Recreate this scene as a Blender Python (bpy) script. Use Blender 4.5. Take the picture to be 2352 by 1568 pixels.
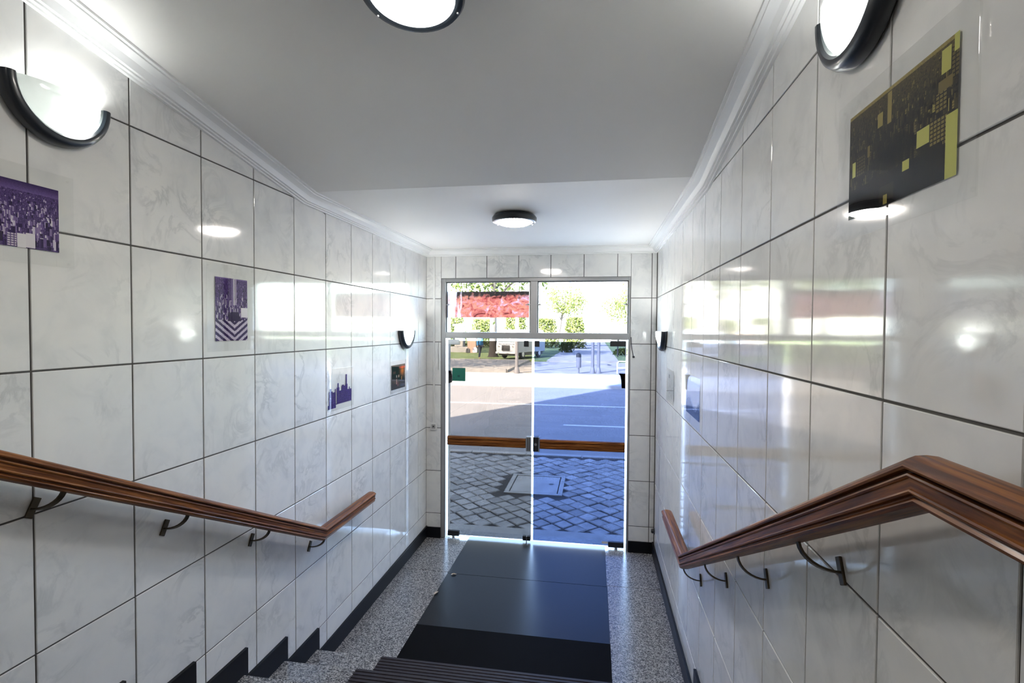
import bpy, bmesh, math, random
import numpy as np
from mathutils import Vector, Matrix

random.seed(7)
rng = np.random.default_rng(11)
for o in list(bpy.data.objects):
    bpy.data.objects.remove(o, do_unlink=True)
scene = bpy.context.scene
COL = scene.collection

# ------------------------------------------------------------------ camera
CAMZ = 2.216
FPX, YAW, PITCH, ROLL = 1167.82, 0.16145, 0.025317, 0.006132
_fw = Vector((-math.sin(YAW), math.cos(YAW), 0)); _rt = Vector((math.cos(YAW), math.sin(YAW), 0)); _up = Vector((0, 0, 1))
_F = _fw * math.cos(PITCH) - _up * math.sin(PITCH)
_U = _up * math.cos(PITCH) + _fw * math.sin(PITCH)
_X = _rt * math.cos(ROLL) + _U * math.sin(ROLL)
_Y = _U * math.cos(ROLL) - _rt * math.sin(ROLL)
cam_data = bpy.data.cameras.new('camera')
cam_data.sensor_width = 36.0
cam_data.lens = FPX / 2352 * 36.0
cam_data.clip_start = 0.02
cam_data.clip_end = 500
cam = bpy.data.objects.new('camera', cam_data)
COL.objects.link(cam)
m = Matrix((( _X.x, _Y.x, -_F.x, 0), (_X.y, _Y.y, -_F.y, 0), (_X.z, _Y.z, -_F.z, CAMZ), (0, 0, 0, 1)))
cam.matrix_world = m
scene.camera = cam

# ------------------------------------------------------------------ world, sun, exposure
SUN_DIR = Vector((0.505, 0.863, 0)).normalized()      # horizontal direction in which the sunlight travels
SUN_EL = math.radians(40)
world = bpy.data.worlds.new('world')
scene.world = world
world.use_nodes = True
wn = world.node_tree.nodes; wl = world.node_tree.links
wn.clear()
sky = wn.new('ShaderNodeTexSky')
sky.sky_type = 'NISHITA'
sky.sun_disc = False
sky.sun_elevation = SUN_EL
sky.sun_rotation = math.atan2(-SUN_DIR.x, -SUN_DIR.y)
sky.air_density = 1.0; sky.dust_density = 1.5; sky.ozone_density = 1.0
bg = wn.new('ShaderNodeBackground')
bg.inputs['Strength'].default_value = 1.2
wo = wn.new('ShaderNodeOutputWorld')
wl.new(sky.outputs[0], bg.inputs[0]); wl.new(bg.outputs[0], wo.inputs[0])

sun_data = bpy.data.lights.new('sun', 'SUN')
sun_data.energy = 24.0
sun_data.angle = math.radians(0.6)
sun_data.color = (1.0, 0.95, 0.86)
sun = bpy.data.objects.new('sun', sun_data)
COL.objects.link(sun)
_sd = Vector((SUN_DIR.x * math.cos(SUN_EL), SUN_DIR.y * math.cos(SUN_EL), -math.sin(SUN_EL)))
sun.rotation_euler = _sd.to_track_quat('-Z', 'Y').to_euler()
sun.location = (-20, -30, 40)

LAMP_W = 0.85           # one wall lamp bulb
DOME_E = 10.5            # glow of the opal ceiling domes

vs = scene.view_settings
vs.view_transform = 'Standard'; vs.look = 'None'; vs.gamma = 1.0; vs.exposure = 2.5
vs.use_curve_mapping = False

# ------------------------------------------------------------------ dimensions
XL, XR, YE = -1.751, 0.592, 5.14        # left wall, right wall, end wall
ZC, YC, CS = 3.03, 2.85, 0.168          # lower ceiling, crease, slope of the upper ceiling
YB = -2.3                               # back wall
TH, Z0 = 0.453, 2.0715                  # tile row pitch and one row joint level
TW, YL0, YR0 = 0.3558, 1.3345, 1.1650   # tile column pitch and one joint per side wall
JW = 0.0062
STEP_Y, STEP_D, STEP_Z1, STEP_R = 2.965, 0.341, 0.155, 0.15
NSTEP = 7
ZTOP = STEP_Z1 + STEP_R * (NSTEP - 1)
YTOP = STEP_Y - STEP_D * (NSTEP - 1)
GZ = -0.04                              # ground outside

def ceil_z(y):
    return ZC if y >= YC else ZC + CS * (YC - y)

# ------------------------------------------------------------------ materials
MATS = {}
def new_mat(name):
    mt = bpy.data.materials.new(name); mt.use_nodes = True
    MATS[name] = mt
    nt = mt.node_tree
    return mt, nt, nt.nodes, nt.links, nt.nodes['Principled BSDF']

def simple(name, col, rough=0.5, metal=0.0, coat=0.0, spec=None, noise=0.0, nscale=20.0, bump=0.0, bscale=80.0, emis=None, estr=0.0):
    mt, nt, n, l, b = new_mat(name)
    b.inputs['Base Color'].default_value = (*col, 1)
    b.inputs['Roughness'].default_value = rough
    b.inputs['Metallic'].default_value = metal
    b.inputs['Coat Weight'].default_value = coat
    b.inputs['Coat Roughness'].default_value = 0.08
    if spec is not None: b.inputs['Specular IOR Level'].default_value = spec
    if noise > 0 or bump > 0:
        tc = n.new('ShaderNodeTexCoord')
    if noise > 0:
        nz = n.new('ShaderNodeTexNoise'); nz.inputs['Scale'].default_value = nscale; nz.inputs['Detail'].default_value = 5
        l.new(tc.outputs['Object'], nz.inputs['Vector'])
        mx = n.new('ShaderNodeMix'); mx.data_type = 'RGBA'
        mx.inputs['A'].default_value = (*[max(0, c * (1 - noise)) for c in col], 1)
        mx.inputs['B'].default_value = (*[min(1, c * (1 + noise)) for c in col], 1)
        l.new(nz.outputs['Fac'], mx.inputs['Factor']); l.new(mx.outputs['Result'], b.inputs['Base Color'])
    if bump > 0:
        nb = n.new('ShaderNodeTexNoise'); nb.inputs['Scale'].default_value = bscale; nb.inputs['Detail'].default_value = 4
        l.new(tc.outputs['Object'], nb.inputs['Vector'])
        bp = n.new('ShaderNodeBump'); bp.inputs['Strength'].default_value = bump; bp.inputs['Distance'].default_value = 0.002
        l.new(nb.outputs['Fac'], bp.inputs['Height']); l.new(bp.outputs['Normal'], b.inputs['Normal'])
    if emis is not None:
        b.inputs['Emission Color'].default_value = (*emis, 1); b.inputs['Emission Strength'].default_value = estr
    return mt

def ramp(n, stops):
    r = n.new('ShaderNodeValToRGB')
    el = r.color_ramp.elements
    while len(el) > 1: el.remove(el[-1])
    el[0].position = stops[0][0]; el[0].color = (*stops[0][1], 1)
    for p_, c_ in stops[1:]:
        e = el.new(p_); e.color = (*c_, 1)
    return r

def marble(name):
    mt, nt, n, l, b = new_mat(name)
    tc = n.new('ShaderNodeTexCoord'); oi = n.new('ShaderNodeObjectInfo')
    mul = n.new('ShaderNodeVectorMath'); mul.operation = 'SCALE'; mul.inputs[0].default_value = (13.7, 7.9, 21.3)
    l.new(oi.outputs['Random'], mul.inputs['Scale'])
    add = n.new('ShaderNodeVectorMath'); l.new(tc.outputs['Object'], add.inputs[0]); l.new(mul.outputs[0], add.inputs[1])
    # wandering thin veins
    nz = n.new('ShaderNodeTexNoise'); nz.inputs['Scale'].default_value = 5.2; nz.inputs['Detail'].default_value = 6; nz.inputs['Roughness'].default_value = 0.6; nz.inputs['Distortion'].default_value = 0.9
    l.new(add.outputs[0], nz.inputs['Vector'])
    vein = ramp(n, [(0.455, (0, 0, 0)), (0.497, (1, 1, 1)), (0.503, (1, 1, 1)), (0.56, (0, 0, 0))])
    l.new(nz.outputs['Fac'], vein.inputs[0])
    nm = n.new('ShaderNodeTexNoise'); nm.inputs['Scale'].default_value = 3.3; nm.inputs['Detail'].default_value = 3
    l.new(add.outputs[0], nm.inputs['Vector'])
    mask = ramp(n, [(0.46, (0, 0, 0)), (0.72, (1, 1, 1))])
    l.new(nm.outputs['Fac'], mask.inputs[0])
    mm = n.new('ShaderNodeMath'); mm.operation = 'MULTIPLY'
    l.new(vein.outputs[0], mm.inputs[0]); l.new(mask.outputs[0], mm.inputs[1])
    cl = n.new('ShaderNodeTexNoise'); cl.inputs['Scale'].default_value = 7.0; cl.inputs['Detail'].default_value = 4; cl.inputs['Distortion'].default_value = 0.6
    l.new(add.outputs[0], cl.inputs['Vector'])
    base = ramp(n, [(0.30, (0.69, 0.69, 0.68)), (0.52, (0.765, 0.76, 0.74)), (0.70, (0.79, 0.78, 0.75))])
    l.new(cl.outputs['Fac'], base.inputs[0])
    mx = n.new('ShaderNodeMix'); mx.data_type = 'RGBA'; mx.inputs['B'].default_value = (0.36, 0.375, 0.38, 1)
    sc = n.new('ShaderNodeMath'); sc.operation = 'MULTIPLY'; sc.inputs[1].default_value = 0.48
    l.new(mm.outputs[0], sc.inputs[0]); l.new(sc.outputs[0], mx.inputs['Factor'])
    l.new(base.outputs[0], mx.inputs['A']); l.new(mx.outputs['Result'], b.inputs['Base Color'])
    b.inputs['Roughness'].default_value = 0.07
    b.inputs['IOR'].default_value = 1.55
    nb = n.new('ShaderNodeTexNoise'); nb.inputs['Scale'].default_value = 9; nb.inputs['Detail'].default_value = 2
    l.new(add.outputs[0], nb.inputs['Vector'])
    bp = n.new('ShaderNodeBump'); bp.inputs['Strength'].default_value = 0.05; bp.inputs['Distance'].default_value = 0.004
    l.new(nb.outputs['Fac'], bp.inputs['Height']); l.new(bp.outputs['Normal'], b.inputs['Normal'])
    return mt

def granite(name):
    mt, nt, n, l, b = new_mat(name)
    tc = n.new('ShaderNodeTexCoord')
    v = n.new('ShaderNodeTexVoronoi'); v.inputs['Scale'].default_value = 150; v.inputs['Randomness'].default_value = 1
    l.new(tc.outputs['Object'], v.inputs['Vector'])
    sep = n.new('ShaderNodeSeparateColor'); l.new(v.outputs['Color'], sep.inputs[0])
    r = ramp(n, [(0.0, (0.045, 0.045, 0.048)), (0.28, (0.09, 0.09, 0.095)), (0.42, (0.19, 0.19, 0.19)), (0.72, (0.29, 0.282, 0.275)), (1.0, (0.46, 0.44, 0.42))])
    l.new(sep.outputs[0], r.inputs[0])
    nz = n.new('ShaderNodeTexNoise'); nz.inputs['Scale'].default_value = 260; nz.inputs['Detail'].default_value = 2
    l.new(tc.outputs['Object'], nz.inputs['Vector'])
    mx = n.new('ShaderNodeMix'); mx.data_type = 'RGBA'; mx.blend_type = 'OVERLAY'; mx.inputs['Factor'].default_value = 0.6
    l.new(r.outputs[0], mx.inputs['A']); l.new(nz.outputs['Fac'], mx.inputs['B']); l.new(mx.outputs['Result'], b.inputs['Base Color'])
    b.inputs['Roughness'].default_value = 0.22
    return mt

def wood(name, axis='y'):
    mt, nt, n, l, b = new_mat(name)
    tc = n.new('ShaderNodeTexCoord'); mp = n.new('ShaderNodeMapping')
    mp.inputs['Scale'].default_value = (60, 3.0, 60) if axis == 'y' else (3.0, 60, 60)
    if axis == 'y':      # grain runs along the swept rail
        at = n.new('ShaderNodeAttribute'); at.attribute_name = 'grain'; l.new(at.outputs['Vector'], mp.inputs['Vector'])
    else:
        l.new(tc.outputs['Object'], mp.inputs['Vector'])
    nz = n.new('ShaderNodeTexNoise'); nz.inputs['Scale'].default_value = 1.6; nz.inputs['Detail'].default_value = 6; nz.inputs['Distortion'].default_value = 0.6
    l.new(mp.outputs[0], nz.inputs['Vector'])
    r = ramp(n, [(0.36, (0.075, 0.021, 0.005)), (0.5, (0.165, 0.052, 0.011)), (0.62, (0.27, 0.100, 0.023))])
    l.new(nz.outputs['Fac'], r.inputs[0]); l.new(r.outputs[0], b.inputs['Base Color'])
    b.inputs['Roughness'].default_value = 0.42
    b.inputs['Specular IOR Level'].default_value = 0.16
    b.inputs['Coat Weight'].default_value = 0.10; b.inputs['Coat Roughness'].default_value = 0.14
    return mt

def pane(name, col, refl_rough=0.0):
    """thin clear or tinted sheet: see-through plus a Fresnel reflection"""
    mt = bpy.data.materials.new(name); mt.use_nodes = True; MATS[name] = mt
    nt = mt.node_tree; n = nt.nodes; l = nt.links; n.clear()
    t = n.new('ShaderNodeBsdfTransparent'); t.inputs[0].default_value = (*[math.sqrt(c) for c in col], 1)
    g = n.new('ShaderNodeBsdfGlossy'); g.inputs['Roughness'].default_value = refl_rough; g.inputs[0].default_value = (1, 1, 1, 1)
    f = n.new('ShaderNodeFresnel'); f.inputs['IOR'].default_value = 1.5
    geo = n.new('ShaderNodeNewGeometry')
    io = n.new('ShaderNodeMix'); io.data_type = 'FLOAT'
    io.inputs['A'].default_value = 1.5; io.inputs['B'].default_value = 1.5
    mx = n.new('ShaderNodeMixShader')
    # only outward faces mirror; from within the sheet light just leaves
    inv = n.new('ShaderNodeMath'); inv.operation = 'SUBTRACT'; inv.inputs[0].default_value = 1.0
    l.new(geo.outputs['Backfacing'], inv.inputs[1])
    ml = n.new('ShaderNodeMath'); ml.operation = 'MULTIPLY'
    l.new(f.outputs[0], ml.inputs[0]); l.new(inv.outputs[0], ml.inputs[1])
    o = n.new('ShaderNodeOutputMaterial')
    l.new(ml.outputs[0], mx.inputs[0]); l.new(t.outputs[0], mx.inputs[1]); l.new(g.outputs[0], mx.inputs[2]); l.new(mx.outputs[0], o.inputs[0])
    n.remove(io)
    return mt

def opal(name):
    mt = bpy.data.materials.new(name); mt.use_nodes = True; MATS[name] = mt
    nt = mt.node_tree; n = nt.nodes; l = nt.links; n.clear()
    d = n.new('ShaderNodeBsdfDiffuse'); d.inputs[0].default_value = (0.82, 0.85, 0.83, 1)
    t = n.new('ShaderNodeBsdfTranslucent'); t.inputs[0].default_value = (0.20, 0.215, 0.205, 1)
    tr = n.new('ShaderNodeBsdfTransparent'); tr.inputs[0].default_value = (0.95, 0.98, 0.96, 1)
    g = n.new('ShaderNodeBsdfGlossy'); g.inputs['Roughness'].default_value = 0.08
    m1 = n.new('ShaderNodeMixShader'); m1.inputs[0].default_value = 0.62
    l.new(d.outputs[0], m1.inputs[1]); l.new(t.outputs[0], m1.inputs[2])
    m2 = n.new('ShaderNodeMixShader'); m2.inputs[0].default_value = 0.05
    l.new(m1.outputs[0], m2.inputs[1]); l.new(tr.outputs[0], m2.inputs[2])
    f = n.new('ShaderNodeFresnel'); f.inputs[0].default_value = 1.45
    m3 = n.new('ShaderNodeMixShader')
    l.new(f.outputs[0], m3.inputs[0]); l.new(m2.outputs[0], m3.inputs[1]); l.new(g.outputs[0], m3.inputs[2])
    o = n.new('ShaderNodeOutputMaterial'); l.new(m3.outputs[0], o.inputs[0])
    return mt

def banner_mat(name):
    mt = bpy.data.materials.new(name); mt.use_nodes = True; MATS[name] = mt
    nt = mt.node_tree; n = nt.nodes; l = nt.links; n.clear()
    tc = n.new('ShaderNodeTexCoord')
    mp = n.new('ShaderNodeMapping'); mp.inputs['Scale'].default_value = (1.0, 1.0, 1.6); l.new(tc.outputs['Object'], mp.inputs[0])
    nz = n.new('ShaderNodeTexNoise'); nz.inputs['Scale'].default_value = 11; nz.inputs['Detail'].default_value = 8; nz.inputs['Distortion'].default_value = 1.4; nz.inputs['Roughness'].default_value = 0.65
    l.new(mp.outputs[0], nz.inputs['Vector'])
    r = ramp(n, [(0.34, (0.16, 0.05, 0.05)), (0.42, (0.52, 0.20, 0.18)), (0.48, (0.56, 0.27, 0.24)), (0.53, (0.66, 0.38, 0.24)), (0.58, (0.52, 0.30, 0.38)), (0.66, (0.75, 0.58, 0.58))])
    l.new(nz.outputs['Fac'], r.inputs[0])
    # dark foliage-like blotches in the upper part of the print
    n2 = n.new('ShaderNodeTexNoise'); n2.inputs['Scale'].default_value = 26; n2.inputs['Detail'].default_value = 6
    l.new(tc.outputs['Object'], n2.inputs['Vector'])
    sp = n.new('ShaderNodeSeparateXYZ'); l.new(tc.outputs['Object'], sp.inputs[0])
    mr = n.new('ShaderNodeMapRange'); mr.inputs['From Min'].default_value = 0.0; mr.inputs['From Max'].default_value = 0.13; mr.inputs['To Min'].default_value = -0.35; mr.inputs['To Max'].default_value = 0.35
    l.new(sp.outputs['Z'], mr.inputs[0])
    ad = n.new('ShaderNodeMath'); ad.operation = 'ADD'; l.new(n2.outputs['Fac'], ad.inputs[0]); l.new(mr.outputs[0], ad.inputs[1])
    r2 = ramp(n, [(0.56, (0, 0, 0)), (0.74, (1, 1, 1))]); l.new(ad.outputs[0], r2.inputs[0])
    mx = n.new('ShaderNodeMix'); mx.data_type = 'RGBA'; mx.inputs['B'].default_value = (0.10, 0.088, 0.085, 1)
    l.new(r2.outputs[0], mx.inputs['Factor']); l.new(r.outputs[0], mx.inputs['A'])
    # pale vertical streaks near the left end
    mr2 = n.new('ShaderNodeMapRange'); mr2.inputs['From Min'].default_value = -0.40; mr2.inputs['From Max'].default_value = -0.10; mr2.inputs['To Min'].default_value = 0.30; mr2.inputs['To Max'].default_value = -0.2
    l.new(sp.outputs['X'], mr2.inputs[0])
    n3 = n.new('ShaderNodeTexNoise'); n3.inputs['Scale'].default_value = 5; n3.inputs['Detail'].default_value = 5
    mp3 = n.new('ShaderNodeMapping'); mp3.inputs['Scale'].default_value = (5, 1, 0.8); l.new(tc.outputs['Object'], mp3.inputs[0]); l.new(mp3.outputs[0], n3.inputs['Vector'])
    ad3 = n.new('ShaderNodeMath'); ad3.operation = 'ADD'; l.new(n3.outputs['Fac'], ad3.inputs[0]); l.new(mr2.outputs[0], ad3.inputs[1])
    r3 = ramp(n, [(0.62, (0, 0, 0)), (0.85, (1, 1, 1))]); l.new(ad3.outputs[0], r3.inputs[0])
    mx3 = n.new('ShaderNodeMix'); mx3.data_type = 'RGBA'; mx3.inputs['B'].default_value = (0.95, 0.90, 0.93, 1)
    l.new(r3.outputs[0], mx3.inputs['Factor']); l.new(mx.outputs['Result'], mx3.inputs['A'])
    d = n.new('ShaderNodeBsdfDiffuse'); l.new(mx3.outputs['Result'], d.inputs[0])
    t = n.new('ShaderNodeBsdfTranslucent'); l.new(mx3.outputs['Result'], t.inputs[0])
    ms = n.new('ShaderNodeMixShader'); ms.inputs[0].default_value = 0.6
    l.new(d.outputs[0], ms.inputs[1]); l.new(t.outputs[0], ms.inputs[2])
    o = n.new('ShaderNodeOutputMaterial'); l.new(ms.outputs[0], o.inputs[0])
    return mt

def leafy(name, c1, c2):
    mt = bpy.data.materials.new(name); mt.use_nodes = True; MATS[name] = mt
    nt = mt.node_tree; n = nt.nodes; l = nt.links; n.clear()
    tc = n.new('ShaderNodeTexCoord')
    nz = n.new('ShaderNodeTexNoise'); nz.inputs['Scale'].default_value = 1.3; nz.inputs['Detail'].default_value = 4
    l.new(tc.outputs['Object'], nz.inputs['Vector'])
    r = ramp(n, [(0.35, c1), (0.65, c2)]); l.new(nz.outputs['Fac'], r.inputs[0])
    d = n.new('ShaderNodeBsdfDiffuse'); t = n.new('ShaderNodeBsdfTranslucent')
    l.new(r.outputs[0], d.inputs[0]); l.new(r.outputs[0], t.inputs[0])
    ms = n.new('ShaderNodeMixShader'); ms.inputs[0].default_value = 0.45
    l.new(d.outputs[0], ms.inputs[1]); l.new(t.outputs[0], ms.inputs[2])
    o = n.new('ShaderNodeOutputMaterial'); l.new(ms.outputs[0], o.inputs[0])
    return mt

def vcol_mat(name, rough=0.25):
    mt, nt, n, l, b = new_mat(name)
    a = n.new('ShaderNodeAttribute'); a.attribute_name = 'ink'
    l.new(a.outputs['Color'], b.inputs['Base Color'])
    b.inputs['Roughness'].default_value = rough
    return mt

def patchy(name, c1, c2, scale, rough=0.8, bump=0.0, per_object=0.0):
    mt, nt, n, l, b = new_mat(name)
    tc = n.new('ShaderNodeTexCoord')
    nz = n.new('ShaderNodeTexNoise'); nz.inputs['Scale'].default_value = scale; nz.inputs['Detail'].default_value = 6
    geo = n.new('ShaderNodeNewGeometry')
    l.new(geo.outputs['Position'], nz.inputs['Vector'])
    r = ramp(n, [(0.3, c1), (0.7, c2)]); l.new(nz.outputs['Fac'], r.inputs[0])
    src = r.outputs[0]
    if per_object:
        oi = n.new('ShaderNodeObjectInfo')
        mr = n.new('ShaderNodeMapRange'); mr.inputs['To Min'].default_value = 1 - per_object; mr.inputs['To Max'].default_value = 1 + per_object
        l.new(oi.outputs['Random'], mr.inputs[0])
        vm = n.new('ShaderNodeVectorMath'); vm.operation = 'SCALE'
        l.new(src, vm.inputs[0]); l.new(mr.outputs[0], vm.inputs['Scale']); src = vm.outputs[0]
    l.new(src, b.inputs['Base Color'])
    b.inputs['Roughness'].default_value = rough
    if bump:
        bp = n.new('ShaderNodeBump'); bp.inputs['Strength'].default_value = bump; bp.inputs['Distance'].default_value = 0.01
        l.new(nz.outputs['Fac'], bp.inputs['Height']); l.new(bp.outputs['Normal'], b.inputs['Normal'])
    return mt

M_TILE = marble('marble_tile')
M_GROUT = simple('grout', (0.085, 0.080, 0.075), 0.9)
M_PLASTER = simple('white_plaster', (0.74, 0.735, 0.72), 0.7, noise=0.03, nscale=2.0)
M_CEIL = simple('ceiling_paint', (0.86, 0.845, 0.82), 0.6, noise=0.03, nscale=1.2, bump=0.05, bscale=30)
M_CORN = simple('cornice_paint', (0.84, 0.84, 0.83), 0.45)
M_GRAN = granite('speckled_granite')
M_BLACKST = simple('black_stone', (0.006, 0.0065, 0.009), 0.35, spec=0.15)
M_WOOD = wood('mahogany_y', 'y')
M_WOODX = wood('mahogany_x', 'x')
M_BRASS = simple('dark_bronze', (0.075, 0.060, 0.040), 0.38, metal=0.85)
M_RUB = simple('grey_rubber', (0.008, 0.009, 0.0115), 0.30, spec=0.24, noise=0.15, nscale=6, bump=0.08, bscale=60)
M_RUBB = simple('black_rubber', (0.0035, 0.0035, 0.004), 0.7, spec=0.06, bump=0.15, bscale=300)
M_RIB = simple('ribbed_rubber', (0.022, 0.018, 0.024), 0.5, spec=0.3)
M_ALU = simple('grey_aluminium', (0.36, 0.36, 0.36), 0.42, metal=0.5)
M_ALUD = simple('dark_gasket', (0.05, 0.05, 0.05), 0.6)
M_LAMPBLK = simple('black_enamel', (0.014, 0.020, 0.028), 0.30, coat=0.3)
M_OPAL = opal('opal_glass')
M_DOME = simple('lit_opal_dome', (0.9, 0.9, 0.9), 0.15, emis=(1.0, 0.93, 0.85), estr=DOME_E)
M_DOME2 = simple('lit_opal_dome_bright', (0.9, 0.9, 0.9), 0.15, emis=(1.0, 0.935, 0.87), estr=DOME_E * 2.0)
M_WHITEPL = simple('white_plastic', (0.72, 0.72, 0.70), 0.4)
M_GREYPL = simple('grey_plastic', (0.35, 0.35, 0.35), 0.5)
M_BLKPL = simple('black_plastic', (0.015, 0.016, 0.018), 0.4)
M_STEEL = simple('brushed_steel', (0.45, 0.46, 0.47), 0.35, metal=0.9)
M_GLASSL = pane('smoked_glass', (0.080, 0.071, 0.063))
M_GLASSR = pane('blue_film_glass', (0.054, 0.068, 0.114))
M_GLASSC = pane('clear_glass', (0.93, 0.95, 0.93))
M_ACRY = pane('clear_acrylic', (0.95, 0.955, 0.95))
M_PRINT = vcol_mat('photo_print', 0.8)
M_PRINT.node_tree.nodes['Principled BSDF'].inputs['Specular IOR Level'].default_value = 0.05
M_BANNER = banner_mat('red_banner_print')
M_GREEN = simple('green_sign', (0.010, 0.16, 0.11), 0.5)
M_GREEN2 = simple('green_sign_mark', (0.004, 0.07, 0.06), 0.5)
M_SETT = patchy('grey_sett', (0.27, 0.265, 0.26), (0.44, 0.43, 0.41), 14, 0.75, 0.5, 0.22)
M_SOIL = simple('sand_joint', (0.06, 0.055, 0.05), 0.95)
M_CONC = patchy('concrete', (0.36, 0.35, 0.33), (0.47, 0.46, 0.44), 5, 0.85, 0.2)
M_ASPH = patchy('asphalt', (0.24, 0.235, 0.23), (0.30, 0.29, 0.285), 1.1, 0.9, 0.15)
M_LINE = simple('road_paint', (0.80, 0.80, 0.78), 0.7)
M_PALEPAV = patchy('pale_paving', (0.42, 0.41, 0.39), (0.55, 0.54, 0.52), 2.0, 0.85)
M_DIRT = patchy('park_ground', (0.20, 0.18, 0.15), (0.34, 0.31, 0.27), 1.4, 0.95)
M_GRASS = patchy('lawn_grass', (0.055, 0.085, 0.02), (0.12, 0.155, 0.045), 0.9, 0.95, 0.4)
M_LEAF = leafy('leaf_green', (0.026, 0.040, 0.011), (0.065, 0.080, 0.026))
M_LEAF2 = leafy('leaf_yellow_green', (0.050, 0.064, 0.019), (0.105, 0.115, 0.042))
M_BARK = patchy('bark', (0.010, 0.008, 0.007), (0.026, 0.021, 0.018), 9, 0.95, 0.6)
M_FACADE = patchy('facade_paint', (0.55, 0.54, 0.52), (0.62, 0.61, 0.59), 0.5, 0.85)
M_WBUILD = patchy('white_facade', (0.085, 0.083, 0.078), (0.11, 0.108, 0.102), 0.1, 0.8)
M_WINDK = simple('window_dark', (0.10, 0.11, 0.12), 0.15)
M_VAN = simple('van_white', (0.30, 0.315, 0.325), 0.35, coat=0.3)
M_VANGL = simple('van_glass', (0.16, 0.22, 0.25), 0.08)
M_TYRE = simple('tyre', (0.02, 0.02, 0.02), 0.8)
M_SKIN = simple('skin', (0.32, 0.18, 0.12), 0.6)
M_JACKET = simple('blue_jacket', (0.025, 0.13, 0.26), 0.8, noise=0.2, nscale=8)
M_TROUS = simple('dark_trousers', (0.02, 0.025, 0.04), 0.85)
M_HAIR = simple('dark_hair', (0.02, 0.015, 0.012), 0.7)
M_BAG = simple('white_bag', (0.45, 0.43, 0.47), 0.5)
M_BAGD = simple('black_bag', (0.03, 0.03, 0.03), 0.6)
M_POLE = simple('grey_pole', (0.15, 0.145, 0.15), 0.6)
M_STONE = patchy('pale_stone', (0.17, 0.165, 0.16), (0.24, 0.235, 0.225), 2, 0.85)
M_PINKST = patchy('pink_stone', (0.24, 0.155, 0.115), (0.30, 0.20, 0.155), 2, 0.85)
M_DLEAF = simple('dry_leaf', (0.50, 0.42, 0.33), 0.8)

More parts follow.
